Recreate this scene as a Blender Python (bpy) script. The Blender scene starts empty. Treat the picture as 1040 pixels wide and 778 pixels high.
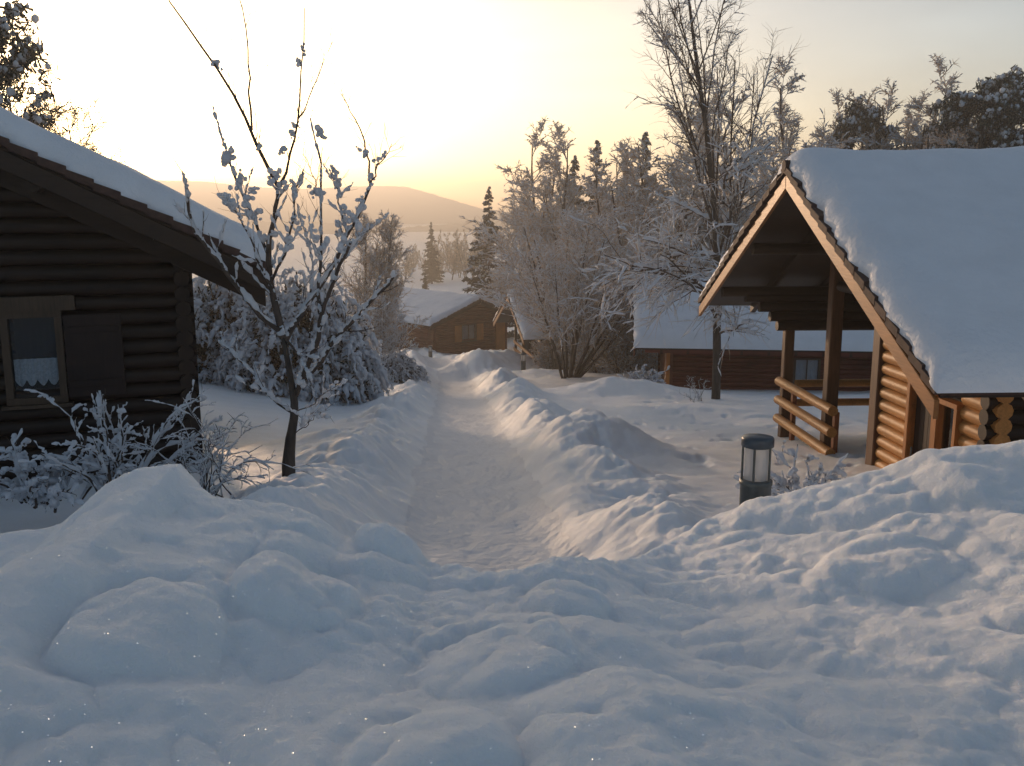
import bpy, math, random
import numpy as np
from mathutils import Vector, Matrix
R = math.radians
sc = bpy.context.scene
col = sc.collection
# ------------------------------------------------------------------ camera
PW, PH, F = 1040.0, 778.0, 958.0
CAMZ = 1.75
PITCH = math.atan((389 - 215) / F)
cam = bpy.data.cameras.new('camera'); cam_o = bpy.data.objects.new('camera', cam); col.objects.link(cam_o)
cam.sensor_width = 36; cam.lens = 36 * F / PW; cam.clip_start = .05; cam.clip_end = 9000
cam_o.location = (0, 0, CAMZ); cam_o.rotation_euler = (R(90) - PITCH, 0, 0)
sc.camera = cam_o
# ------------------------------------------------------------------ light
SUN_AZ, SUN_EL = 23.0, 4.1            # degrees left of +Y, above the horizon
w = bpy.data.worlds.new('World'); sc.world = w; w.use_nodes = True
nt = w.node_tree; bg = nt.nodes['Background']
sky = nt.nodes.new('ShaderNodeTexSky'); sky.sky_type = 'NISHITA'; sky.sun_disc = False
sky.sun_elevation = R(SUN_EL); sky.sun_rotation = R(-SUN_AZ)
sky.air_density = .75; sky.dust_density = 2.4; sky.ozone_density = 1.0; sky.altitude = 500
hs = nt.nodes.new('ShaderNodeHueSaturation'); hs.inputs['Saturation'].default_value = .9
tcw = nt.nodes.new('ShaderNodeTexCoord'); mpw = nt.nodes.new('ShaderNodeMapping'); mpw.inputs['Scale'].default_value = (1.2, 1.2, 7); mpw.inputs['Rotation'].default_value = (.12, .22, 0)
now = nt.nodes.new('ShaderNodeTexNoise'); now.inputs['Scale'].default_value = 1.6; now.inputs['Detail'].default_value = 5; now.inputs['Distortion'].default_value = .6
mrw = nt.nodes.new('ShaderNodeMapRange'); mrw.inputs[1].default_value = .35; mrw.inputs[2].default_value = .75; mrw.inputs[3].default_value = .92; mrw.inputs[4].default_value = 1.22
nt.links.new(tcw.outputs['Generated'], mpw.inputs[0]); nt.links.new(mpw.outputs[0], now.inputs[0]); nt.links.new(now.outputs[0], mrw.inputs[0])
nt.links.new(sky.outputs[0], hs.inputs['Color']); nt.links.new(mrw.outputs[0], hs.inputs['Value'])   # thin veils of high cloud
nt.links.new(hs.outputs[0], bg.inputs[0]); bg.inputs[1].default_value = .15
sl = bpy.data.lights.new('sun', 'SUN'); sl.energy = 3.5; sl.angle = R(1.6); sl.color = (1, .67, .43)
so = bpy.data.objects.new('sun', sl); col.objects.link(so)
sd = Vector((-math.sin(R(SUN_AZ)) * math.cos(R(SUN_EL)), math.cos(R(SUN_AZ)) * math.cos(R(SUN_EL)), math.sin(R(SUN_EL))))
so.rotation_euler = sd.to_track_quat('Z', 'Y').to_euler()
so.location = sd * 50
sc.view_settings.view_transform = 'Standard'; sc.view_settings.look = 'None'
sc.view_settings.exposure = 0.65; sc.view_settings.gamma = 1
sc.cycles.use_denoising = True
sc.cycles.max_bounces = 6; sc.cycles.diffuse_bounces = 3; sc.cycles.transparent_max_bounces = 12
sc.cycles.volume_bounces = 0

# ------------------------------------------------------------------ helpers
cp, sp_ = math.cos(PITCH), math.sin(PITCH)
def px(x, y, Y):
    """world point on the ray of photo pixel (x, y) at forward distance Y"""
    a, b = x - 520, y - 389
    dy = F * cp - b * sp_; dz = -F * sp_ - b * cp
    t = Y / dy
    return np.array([a * t, Y, CAMZ + dz * t])

def tag(o, label=None, cat=None, group=None, kind=None):
    if label: o['label'] = label
    if cat: o['category'] = cat
    if group: o['group'] = group
    if kind: o['kind'] = kind
    return o
def empty(name, loc=(0, 0, 0), rz=0, label=None, cat=None, group=None):
    o = bpy.data.objects.new(name, None); col.objects.link(o)
    o.location = loc; o.rotation_euler = (0, 0, rz); o.empty_display_size = .2
    return tag(o, label, cat, group)
def link_mesh(name, me, mat, parent=None):
    o = bpy.data.objects.new(name, me); col.objects.link(o)
    if mat: me.materials.append(mat)
    if parent: o.parent = parent
    return o
def np_mesh(name, verts, quads, smooth=True):
    verts = np.asarray(verts, np.float32).reshape(-1, 3); quads = np.asarray(quads, np.int32)
    k = quads.shape[1]
    me = bpy.data.meshes.new(name)
    me.vertices.add(len(verts)); me.vertices.foreach_set('co', verts.ravel())
    me.loops.add(quads.size); me.loops.foreach_set('vertex_index', quads.ravel())
    me.polygons.add(len(quads)); me.polygons.foreach_set('loop_start', np.arange(0, quads.size, k, dtype=np.int32))
    me.polygons.foreach_set('use_smooth', np.full(len(quads), smooth))
    me.update(calc_edges=True); me.validate()
    return me
class MB:
    """collects boxes, bars and tubes that become ONE mesh"""
    def __init__(s): s.v = []; s.f = []; s.sm = []
    def add(s, vs, fs, smooth=False):
        n = len(s.v); s.v += [tuple(p) for p in vs]; s.f += [tuple(i + n for i in f) for f in fs]; s.sm += [smooth] * len(fs); return s
    def box(s, x0, x1, y0, y1, z0, z1, c=0.0):
        vs = [(x, y, z) for x in (x0, x1) for y in (y0, y1) for z in (z0, z1)]
        return s.add(vs, [(0, 1, 3, 2), (4, 6, 7, 5), (0, 4, 5, 1), (2, 3, 7, 6), (0, 2, 6, 4), (1, 5, 7, 3)])
    def hexa(s, p):   # 8 points: bottom 4 ccw, top 4 ccw
        return s.add(p, [(3, 2, 1, 0), (4, 5, 6, 7), (0, 1, 5, 4), (1, 2, 6, 5), (2, 3, 7, 6), (3, 0, 4, 7)])
    def bar(s, a, b, wd, h):  # rectangular bar from a to b (width sideways, h across)
        a = Vector(a); b = Vector(b); d = (b - a).normalized()
        side = d.cross(Vector((0, 0, 1)))
        side = Vector((1, 0, 0)) if side.length < .01 else side.normalized()
        up = side.cross(d).normalized(); S = side * wd / 2; U = up * h / 2
        return s.hexa([a - S - U, a + S - U, b + S - U, b - S - U, a - S + U, a + S + U, b + S + U, b - S + U])
    def tube(s, a, b, r0, r1=None, n=10, caps=True, wob=0):
        a = Vector(a); b = Vector(b); r1 = r0 if r1 is None else r1
        d = (b - a).normalized(); u = d.orthogonal().normalized(); v = d.cross(u)
        vs = []
        for p, r in ((a, r0), (b, r1)):
            for k in range(n):
                t = 2 * math.pi * k / n; vs.append(p + (u * math.cos(t) + v * math.sin(t)) * r)
        s.add(vs, [(k, (k + 1) % n, n + (k + 1) % n, n + k) for k in range(n)], True)
        if caps: s.add(vs, [tuple(range(n))[::-1], tuple(range(n, 2 * n))])
        return s
    def lathe(s, prof, c=(0, 0, 0), n=24):
        vs = [(c[0] + r * math.cos(2 * math.pi * k / n), c[1] + r * math.sin(2 * math.pi * k / n), c[2] + z) for r, z in prof for k in range(n)]
        fs = [(i * n + k, i * n + (k + 1) % n, (i + 1) * n + (k + 1) % n, (i + 1) * n + k) for i in range(len(prof) - 1) for k in range(n)]
        return s.add(vs, fs, True)
    def build(s, name, mat, parent=None, bevel=0):
        me = bpy.data.meshes.new(name); me.from_pydata(s.v, [], s.f)
        me.polygons.foreach_set('use_smooth', s.sm); me.update()
        o = link_mesh(name, me, mat, parent)
        if bevel:
            m = o.modifiers.new('bevel', 'BEVEL'); m.width = bevel; m.segments = 1; m.limit_method = 'ANGLE'
        return o
def copy_tree(o, parent=None):
    c = o.copy(); col.objects.link(c); c.parent = parent
    for ch in [q for q in bpy.data.objects if q.parent == o]: copy_tree(ch, c)
    return c
# numpy noise
def _h(ix, iy, s):
    n = (ix * 374761393 + iy * 668265263 + s * 2246822519) & 0xffffffff
    n = ((n ^ (n >> 13)) * 1274126177) & 0xffffffff
    n = (n ^ (n >> 16)) & 0xffffffff
    return n / 4294967295.0
def vn(x, y, s=0):
    ix = np.floor(x).astype(np.int64); iy = np.floor(y).astype(np.int64)
    fx = x - ix; fy = y - iy
    fx = fx * fx * fx * (fx * (fx * 6 - 15) + 10); fy = fy * fy * fy * (fy * (fy * 6 - 15) + 10)
    def g(a, b, dx, dy):
        t = _h(a, b, s) * 2 * np.pi
        return np.cos(t) * dx + np.sin(t) * dy
    rx = x - ix; ry = y - iy
    a = g(ix, iy, rx, ry); b = g(ix + 1, iy, rx - 1, ry); c = g(ix, iy + 1, rx, ry - 1); d = g(ix + 1, iy + 1, rx - 1, ry - 1)
    return 1.4 * ((a * (1 - fx) + b * fx) * (1 - fy) + (c * (1 - fx) + d * fx) * fy)
def fbm(x, y, s=0, o=4, g=.5):
    r = 0; a = 1; t = 0
    for k in range(o):
        r = r + a * vn(x * 2 ** k + 17.3 * k, y * 2 ** k - 9.1 * k, s + k); t += a; a *= g
    return r / t
def worley(x, y, s=0):
    ix = np.floor(x).astype(np.int64); iy = np.floor(y).astype(np.int64)
    best = np.full(np.shape(x), 9.0); sec = np.full(np.shape(x), 9.0)
    for dx in (-1, 0, 1):
        for dy in (-1, 0, 1):
            jx = ix + dx; jy = iy + dy
            d = np.hypot(jx + _h(jx, jy, s) - x, jy + _h(jx, jy, s + 7) - y)
            m = d < best
            sec = np.where(m, best, np.minimum(sec, d)); best = np.where(m, d, best)
    return best, sec
def sstep(a, b, x):
    t = np.clip((x - a) / (b - a), 0, 1); return t * t * (3 - 2 * t)

# ------------------------------------------------------------------ materials
def newmat(name):
    m = bpy.data.materials.new(name); m.use_nodes = True
    return m, m.node_tree, m.node_tree.nodes['Principled BSDF']
def N(nt, t, **kw):
    n = nt.nodes.new(t)
    for k, v in kw.items(): setattr(n, k, v)
    return n
def ramp(nt, src, stops):
    r = nt.nodes.new('ShaderNodeValToRGB'); nt.links.new(src, r.inputs[0])
    while len(r.color_ramp.elements) < len(stops): r.color_ramp.elements.new(.5)
    for e, (p, c) in zip(r.color_ramp.elements, stops):
        e.position = p; e.color = (*c, 1) if len(c) == 3 else c
    return r
def simple(name, c, rough=.6, var=.25, scale=8, bump=.0, metal=0, stretch=(1, 1, 1)):
    m, nt, p = newmat(name)
    tc = N(nt, 'ShaderNodeTexCoord'); mp = N(nt, 'ShaderNodeMapping'); mp.inputs['Scale'].default_value = stretch
    no = N(nt, 'ShaderNodeTexNoise'); no.inputs['Scale'].default_value = scale; no.inputs['Detail'].default_value = 6
    nt.links.new(tc.outputs['Object'], mp.inputs[0]); nt.links.new(mp.outputs[0], no.inputs[0])
    r = ramp(nt, no.outputs[0], [(.3, tuple(v * (1 - var) for v in c)), (.7, tuple(min(1, v * (1 + var)) for v in c))])
    nt.links.new(r.outputs[0], p.inputs['Base Color']); p.inputs['Roughness'].default_value = rough; p.inputs['Metallic'].default_value = metal
    if bump:
        b = N(nt, 'ShaderNodeBump'); b.inputs['Strength'].default_value = 1; b.inputs['Distance'].default_value = bump
        nt.links.new(no.outputs[0], b.inputs['Height']); nt.links.new(b.outputs[0], p.inputs['Normal'])
    return m
def snow_mat(name, c=(.80, .83, .88), grain=.004, gscale=90, sparkle=False, big=0, sss=0.0):
    m, nt, p = newmat(name)
    tc = N(nt, 'ShaderNodeTexCoord')
    no = N(nt, 'ShaderNodeTexNoise'); no.inputs['Scale'].default_value = gscale; no.inputs['Detail'].default_value = 5; no.inputs['Roughness'].default_value = .65
    nt.links.new(tc.outputs['Object'], no.inputs[0])
    n2 = N(nt, 'ShaderNodeTexNoise'); n2.inputs['Scale'].default_value = 2.2; n2.inputs['Detail'].default_value = 6
    nt.links.new(tc.outputs['Object'], n2.inputs[0])
    r = ramp(nt, n2.outputs[0], [(.3, tuple(v * .93 for v in c)), (.7, c)])
    nt.links.new(r.outputs[0], p.inputs['Base Color'])
    p.inputs['Roughness'].default_value = .62; p.inputs['Specular IOR Level'].default_value = .25
    if sss: p.inputs['Subsurface Weight'].default_value = sss; p.inputs['Subsurface Radius'].default_value = (.9, 1, 1.2); p.inputs['Subsurface Scale'].default_value = .05
    b = N(nt, 'ShaderNodeBump'); b.inputs['Strength'].default_value = .8; b.inputs['Distance'].default_value = grain
    nt.links.new(no.outputs[0], b.inputs['Height'])
    last = b
    if big:
        n3 = N(nt, 'ShaderNodeTexNoise'); n3.inputs['Scale'].default_value = 14; n3.inputs['Detail'].default_value = 4
        nt.links.new(tc.outputs['Object'], n3.inputs[0])
        b2 = N(nt, 'ShaderNodeBump'); b2.inputs['Strength'].default_value = .8; b2.inputs['Distance'].default_value = big
        nt.links.new(n3.outputs[0], b2.inputs['Height']); nt.links.new(b.outputs[0], b2.inputs['Normal']); last = b2
    nt.links.new(last.outputs[0], p.inputs['Normal'])
    if sparkle:   # sparse ice facets, each a tiny mirror with its own tilt
        vo = N(nt, 'ShaderNodeTexVoronoi'); vo.inputs['Scale'].default_value = 190
        nt.links.new(tc.outputs['Object'], vo.inputs[0])
        sep = N(nt, 'ShaderNodeSeparateColor'); nt.links.new(vo.outputs['Color'], sep.inputs[0])
        gt = N(nt, 'ShaderNodeMath', operation='GREATER_THAN'); gt.inputs[1].default_value = .986; nt.links.new(sep.outputs[2], gt.inputs[0])
        lt = N(nt, 'ShaderNodeMath', operation='LESS_THAN'); lt.inputs[1].default_value = .30; nt.links.new(vo.outputs['Distance'], lt.inputs[0])
        mu = N(nt, 'ShaderNodeMath', operation='MULTIPLY'); nt.links.new(gt.outputs[0], mu.inputs[0]); nt.links.new(lt.outputs[0], mu.inputs[1])
        sub = N(nt, 'ShaderNodeVectorMath', operation='SUBTRACT'); nt.links.new(vo.outputs['Color'], sub.inputs[0]); sub.inputs[1].default_value = (.5, .5, -.6)
        nn = N(nt, 'ShaderNodeVectorMath', operation='NORMALIZE'); nt.links.new(sub.outputs[0], nn.inputs[0])
        gl = N(nt, 'ShaderNodeBsdfGlossy'); gl.inputs['Roughness'].default_value = .12; nt.links.new(nn.outputs[0], gl.inputs['Normal'])
        mx = N(nt, 'ShaderNodeAddShader'); nt.links.new(mu.outputs[0], gl.inputs['Color'])
        nt.links.new(p.outputs[0], mx.inputs[0]); nt.links.new(gl.outputs[0], mx.inputs[1])
        nt.links.new(mx.outputs[0], nt.nodes['Material Output'].inputs[0])
    return m
def wood_mat(name, c, dark=.45, axis=0, rough=.5, scale=5):
    m, nt, p = newmat(name)
    tc = N(nt, 'ShaderNodeTexCoord'); mp = N(nt, 'ShaderNodeMapping')
    s = [9, 9, 9]; s[axis] = .7; mp.inputs['Scale'].default_value = s
    no = N(nt, 'ShaderNodeTexNoise'); no.inputs['Scale'].default_value = scale; no.inputs['Detail'].default_value = 8; no.inputs['Roughness'].default_value = .65
    nt.links.new(tc.outputs['Object'], mp.inputs[0]); nt.links.new(mp.outputs[0], no.inputs[0])
    n2 = N(nt, 'ShaderNodeTexNoise'); n2.inputs['Scale'].default_value = 1.7; n2.inputs['Detail'].default_value = 3
    nt.links.new(tc.outputs['Object'], n2.inputs[0])
    ad = N(nt, 'ShaderNodeMath', operation='ADD'); nt.links.new(no.outputs[0], ad.inputs[0]); nt.links.new(n2.outputs[0], ad.inputs[1])
    ha = N(nt, 'ShaderNodeMath', operation='MULTIPLY'); ha.inputs[1].default_value = .5; nt.links.new(ad.outputs[0], ha.inputs[0])
    r = ramp(nt, ha.outputs[0], [(.34, tuple(v * (1 - dark) for v in c)), (.5, c), (.68, tuple(min(1, v * 1.35) for v in c))])
    nt.links.new(r.outputs[0], p.inputs['Base Color']); p.inputs['Roughness'].default_value = rough; p.inputs['Specular IOR Level'].default_value = .3
    b = N(nt, 'ShaderNodeBump'); b.inputs['Strength'].default_value = .6; b.inputs['Distance'].default_value = .004
    nt.links.new(no.outputs[0], b.inputs['Height']); nt.links.new(b.outputs[0], p.inputs['Normal'])
    return m
M = {}
M['snow'] = snow_mat('snow', sparkle=True, big=.012, grain=.008, sss=.8, c=(.88, .90, .92))
M['packed'] = snow_mat('packed_snow', c=(.76, .78, .81), grain=.006, gscale=30, big=.03)
M['roof_snow'] = snow_mat('roof_snow', c=(.80, .83, .88), grain=.006, gscale=45, big=.022)
M['frost'] = snow_mat('branch_snow', c=(.82, .85, .9), grain=.006, gscale=40)
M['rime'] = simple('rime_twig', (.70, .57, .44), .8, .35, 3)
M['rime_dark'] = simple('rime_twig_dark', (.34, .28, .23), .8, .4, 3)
def see_light(m, f=.45):
    nt = m.node_tree; p = nt.nodes['Principled BSDF']; tl = N(nt, 'ShaderNodeBsdfTranslucent'); mx = N(nt, 'ShaderNodeMixShader'); mx.inputs[0].default_value = f
    src = p.inputs['Base Color'].links[0].from_socket; nt.links.new(src, tl.inputs[0])
    nt.links.new(p.outputs[0], mx.inputs[1]); nt.links.new(tl.outputs[0], mx.inputs[2]); nt.links.new(mx.outputs[0], nt.nodes['Material Output'].inputs[0])
see_light(M['rime']); see_light(M['frost'], .35)
M['bark'] = simple('bark', (.055, .045, .038), .9, .5, 14, .01, stretch=(1, 1, .3))
M['twig'] = simple('twig', (.07, .052, .042), .9, .4, 10)
M['needle'] = simple('needles', (.022, .034, .022), .8, .5, 2.5)
M['needle_frost'] = simple('frosted_needles', (.095, .10, .085), .8, .6, 2.0)
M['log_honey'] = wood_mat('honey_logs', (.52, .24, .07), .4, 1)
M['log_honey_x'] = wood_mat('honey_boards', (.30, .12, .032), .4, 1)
M['post'] = wood_mat('post_wood', (.13, .06, .028), .5, 2)
M['post_red'] = wood_mat('post_red', (.30, .10, .035), .5, 2)
M['brown_shade_x'] = wood_mat('brown_wood_shade_x', (.026, .014, .009), .5, 0)  # brown darkened in its colour for the shade of undersides and unlit walls
M['brown_shade_y'] = wood_mat('brown_wood_shade_y', (.026, .014, .009), .5, 1)  # same wood along y, porch and soffit shade put into the colour
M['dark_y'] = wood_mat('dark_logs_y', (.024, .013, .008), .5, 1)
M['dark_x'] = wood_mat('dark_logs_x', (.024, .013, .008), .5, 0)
M['red_x'] = wood_mat('red_logs_x', (.13, .028, .016), .5, 0)
M['red_y'] = wood_mat('red_logs_y', (.15, .045, .022), .5, 1)
M['tile'] = simple('roof_tiles', (.055, .028, .022), .8, .4, 12, .004)
M['frame'] = wood_mat('frame_wood', (.08, .052, .033), .4, 2)
M['shutter'] = wood_mat('shutter_wood', (.022, .011, .009), .4, 2)
M['orange'] = wood_mat('orange_wood', (.42, .16, .04), .3, 2)
M['curtain'] = simple('curtain', (.75, .75, .78), .9, .2, 40)
M['room'] = simple('unlit_room_shade', (.02, .018, .016), .9, .2, 3)  # darkness of an unlit interior put into the colour
M['lampmetal'] = simple('lamp_metal', (.085, .10, .10), .45, .25, 14, metal=.2)
M['lampcap'] = simple('lamp_cap', (.05, .07, .09), .4, .25, 14, metal=.2)
M['hillside'] = simple('hillside', (.14, .13, .12), .9, .5, .02)
def glass_mat(name, tint=(.8, .85, .88), frac=.25, rough=.02):
    m, nt, p = newmat(name); nt.nodes.remove(p)
    tr = N(nt, 'ShaderNodeBsdfTransparent'); tr.inputs[0].default_value = (*tint, 1)
    gl = N(nt, 'ShaderNodeBsdfGlossy'); gl.inputs['Roughness'].default_value = rough
    fr = N(nt, 'ShaderNodeFresnel'); fr.inputs[0].default_value = 1.5
    ad = N(nt, 'ShaderNodeMath', operation='ADD'); ad.inputs[1].default_value = 0; nt.links.new(fr.outputs[0], ad.inputs[0])
    mx = N(nt, 'ShaderNodeMixShader'); nt.links.new(ad.outputs[0], mx.inputs[0]); nt.links.new(tr.outputs[0], mx.inputs[1]); nt.links.new(gl.outputs[0], mx.inputs[2])
    nt.links.new(mx.outputs[0], nt.nodes['Material Output'].inputs[0]); return m
M['glass'] = glass_mat('window_glass', tint=(.85, .88, .9))
def frosted_glass():
    m, nt, p = newmat('lamp_glass')
    p.inputs['Base Color'].default_value = (.62, .66, .68, 1); p.inputs['Roughness'].default_value = .35
    tr = N(nt, 'ShaderNodeBsdfTransparent')
    tl = N(nt, 'ShaderNodeBsdfTranslucent'); tl.inputs[0].default_value = (.7, .72, .75, 1)
    m1 = N(nt, 'ShaderNodeMixShader'); m1.inputs[0].default_value = .45; nt.links.new(p.outputs[0], m1.inputs[1]); nt.links.new(tl.outputs[0], m1.inputs[2])
    m2 = N(nt, 'ShaderNodeMixShader'); m2.inputs[0].default_value = .3; nt.links.new(m1.outputs[0], m2.inputs[1]); nt.links.new(tr.outputs[0], m2.inputs[2])
    nt.links.new(m2.outputs[0], nt.nodes['Material Output'].inputs[0]); return m
M['lampglass'] = frosted_glass()

# ------------------------------------------------------------------ terrain
_ky = np.array([-400, -5, 0, 40, 60, 80, 120, 200, 300, 3000.]); _kz = np.array([0, 0, -.05, -5.6, -7.7, -9.2, -10.6, -11.25, -11.3, -11.3])
_ty = np.arange(-40, 400, 1.0); _tz = np.interp(_ty, _ky, _kz); _tz = np.convolve(np.pad(_tz, 4, 'edge'), np.ones(9) / 9, 'valid')
def base(y): return np.interp(y, _ty, _tz)
def xc(y): return -.24 - .066 * (y - 7.8) - .008 * np.clip(y - 38, 0, 14) ** 2 - .22 * np.clip(y - 52, 0, 30)
CREST = [(-200, 540, 2.9), (0, 541, 2.9), (60, 530, 2.95), (85, 508, 3.0), (105, 490, 3.1), (140, 472, 3.2), (178, 470, 3.2), (196, 492, 3.15), (215, 505, 3.1), (250, 510, 3.1), (285, 513, 3.15),
         (320, 528, 3.1), (350, 547, 3.1), (385, 544, 3.1), (420, 562, 3.1), (440, 577, 3.1), (490, 584, 3.0), (530, 580, 3.0), (560, 570, 3.05),
         (600, 573, 3.1), (640, 570, 3.4), (680, 553, 3.8), (715, 532, 4.0), (760, 513, 4.0), (850, 490, 4.0), (900, 478, 4.0), (940, 459, 3.95), (1000, 452, 3.9), (1040, 447, 3.8), (1300, 420, 3.6)]
_cp = np.array([px(*c) for c in CREST])
def pile(x, y):
    yc = np.interp(x, _cp[:, 0], _cp[:, 1]); zc = np.interp(x, _cp[:, 0], _cp[:, 2])
    fade = 1 - sstep(5, 9, np.abs(x))
    zc = zc * fade + .25 * (1 - fade)
    t = np.clip((yc - y) / (yc - 1.5), 0, 1)
    zb = .74 + .05 * np.sin(x * 2.2 + 1)
    z = zc * (1 - t ** 1.2) + np.where(zb < zc, zb, zb) * t ** 1.2
    z = z - .10 * np.sin(np.pi * t) * sstep(.15, .6, zc) * 0
    z = np.where(y < 1.5, z - (1.5 - y) * 1.1, z)
    d = np.clip(y - yc, 0, 9)
    z = z - 1.0 * d * (d / (d + .12))
    amp = sstep(.6, 1.3, y) * (1 - sstep(.4, 1.6, y - yc))
    wx = x + .10 * fbm(x * 2.1, y * 2.1, 5, 3); wy = y + .10 * fbm(x * 2.1 + 9, y * 2.1, 6, 3)
    f1, f2 = worley(wx * 2.3 + 3, wy * 2.0, 11)
    pill = np.clip(1 - (f1 / .95) ** 2, 0, 1) ** .8
    away = sstep(0, .28, yc - y) * .8 + .2
    g1, g2 = worley(wx * 6.1 + 3, wy * 5.4, 31)
    pill2 = np.clip(1 - (g1 / .8) ** 2, 0, 1)
    bil = 1 - np.abs(fbm(wx * 1.9 + 4, wy * 1.9, 91, 3)) * 2.2; bil2 = np.abs(fbm(wx * 3.3, wy * 3.0, 93, 3))
    patch = np.clip(fbm(x * 1.1 + 5, y * 1.1, 77, 2) * 2.2 + .45, 0, 1)
    z = z + amp * away * (.022 * (pill - .55) * patch + .010 * (pill2 - .5) * patch ** 2 + .115 * fbm(wx * 1.05, wy * 1.05, 21, 2) - .022 * np.clip(bil, 0, 1) ** 3 + .018 * bil2 * patch + .006 * np.abs(fbm(x * 14, y * 14, 95, 3)) * patch)
    z = z + amp * (.012 * fbm(x * 9, y * 9, 41, 3) + .004 * fbm(x * 30, y * 30, 44, 3))
    c1, c2 = worley(x * 8.5 + .4 * fbm(x * 6, y * 6, 97, 2), y * 8.5, 99); c3, c4 = worley(x * 17, y * 15, 101)
    cm = sstep(.05, .45, fbm(x * 1.7 + 3, y * 2.3, 103, 3)) * sstep(-.7, .1, x + .6) + .8 * np.exp(-((yc - y - .05) / .16) ** 2) * sstep(-.9, -.2, x) * (1 - sstep(1.0, 1.5, x) * .6)
    z = z + amp * np.clip(cm, 0, 1) * (.017 * np.clip(1 - (c1 / .62) ** 2, 0, 1) + .010 * np.clip(1 - (c3 / .6) ** 2, 0, 1))
    # the round lump at the left, with a furrow about it
    for (cx, cy, r, h) in BLOBS:
        d = np.hypot((x - cx), (y - cy) * .9) * (1 + .12 * vn(x * 5, y * 5, 61)) / r
        z = z + h * np.clip(1 - d * d, 0, 1) ** .7 - .3 * h * np.exp(-((d - 1.1) / .2) ** 2)
    # slanting grooves on the right slope
    q = x * .55 + (y - 2.5) * .9 + .25 * fbm(x * 1.5, y * 1.5, 71, 3)
    gr = np.exp(-((np.mod(q * 2.1, 1) - .5) / .13) ** 2)
    z = z - .022 * gr * sstep(.15, .5, x) * amp * away
    return z
def _bl(a, b, z, rp, h):
    # point where the pixel ray meets the height z
    A, B = a - 520, b - 389
    dy = F * cp - B * sp_; dz = -F * sp_ - B * cp
    t = (z - CAMZ) / dz
    return (A * t, dy * t, rp * t, h)
BLOBS = [_bl(142, 612, .80, 84, .05), _bl(205, 578, .80, 26, .015), _bl(300, 590, .72, 66, .05), _bl(505, 655, .7, 80, .05), _bl(395, 560, .6, 34, .04), _bl(575, 600, .62, 46, .04), _bl(440, 745, .75, 90, .05), _bl(900, 560, .62, 70, .04)]
def ground_h(x, y):
    b = base(y)
    low = sstep(.3, 1.0, x) * (1 - sstep(3, 5, x)) * (1 - sstep(14, 24, y))
    f = b + .29 - .08 * low + .10 * fbm(x * .33, y * .33, 3, 4) + .02 * fbm(x * 1.7, y * 1.7, 8, 3)
    f = f + .13 * np.clip(-x - 3.6, 0, 14) * sstep(12, 18, y) * (1 - sstep(60, 120, y))
    f = f + 2.0 * fbm(x * .008, y * .008, 13, 3) * sstep(130, 300, np.hypot(x, y))
    # footprints and chopped snow near the right-hand porch
    f = f - .05 * sstep(.15, .5, fbm(x * 1.8, y * 1.5, 51, 3)) * sstep(1.5, 2.3, x) * (1 - sstep(6, 9, x)) * sstep(7, 9, y) * (1 - sstep(24, 28, y))
    d = x - xc(y); ad = np.abs(d) + .16 * fbm(x * .8, y * .55, 19, 3)
    hw = .56 + .10 * fbm(y * .35, y * 0 + 3, 23, 2)
    near = 1 - sstep(5.5, 9, y)
    A = .22 + .22 * np.clip(.5 + fbm(x * .5, y * .45, 29, 3) * 1.6, 0, 1.4)
    A = A * np.where(d > 0, .36, .5) * (.55 + 1.1 * np.clip(.5 + vn(x * .25 + 7, y * .33, 83) * 1.5, 0, 1)); 
    wdt = np.where(d < 0, .75 + .5 * near, .62)
    wx = x + .35 * fbm(x * 1.2, y * 1.0, 33, 3); wy = y + .5 * fbm(x * 1.1, y * .9, 35, 3)
    f1, f2 = worley(wx * .95, wy * .6, 37)
    lump = np.clip(1 - (f1 / .9) ** 2, 0, 1)
    h1, h2 = worley(wx * 2.9, wy * 2.3, 39); lump2 = np.clip(1 - (h1 / .85) ** 2, 0, 1)
    bandmask = np.exp(-((ad - 1.35) / (wdt * 1.1)) ** 2)
    ctr = 1.3 + .35 * vn(y * .45, x * 0 + np.sign(d) * 7, 85); berm = A * np.exp(-((ad - ctr) / wdt) ** 2) + bandmask * (.27 * (lump - .55) + .10 * (lump2 - .5) * np.clip(.5 + vn(x * .8, y * .8, 87) * 2, 0, 1.2) + .15 * (np.abs(fbm(wx * 1.5, wy * 1.5, 43, 4)) - .15) + .06 * fbm(x * 5, y * 5, 45, 3))
    end = 1 - sstep(60, 90, y)
    top = f + berm * end
    p = b + .035 * fbm(x * 2.2, y * 1.6, 47, 4) + .015 * fbm(x * 7, y * 5, 49, 2) + .05 * np.minimum(np.abs(d) / .6, 1.6) ** 2
    s = sstep(-.08, .95, ad - hw + .10 * fbm(x * 1.3, y * 1.1, 63, 2))
    s = np.where(y < 2, 1, s); s = 1 - (1 - s) * end
    z = p * (1 - s) + top * s
    for (cx, cy, rx, ry, h) in MOUNDS:
        e = ((x - cx) / rx) ** 2 + ((y - cy) / ry) ** 2
        z = z + h * np.exp(-e) * (1 + .25 * fbm(x * 1.6, y * 1.6, 53, 3))
    z = np.where(y < 3.2, z * 1.0, z)
    road = 1 - sstep(1.5, 4.5, y)
    z = z * (1 - road) + road * (.02 * fbm(x * 2, y * 2, 57, 3))
    return z
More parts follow.
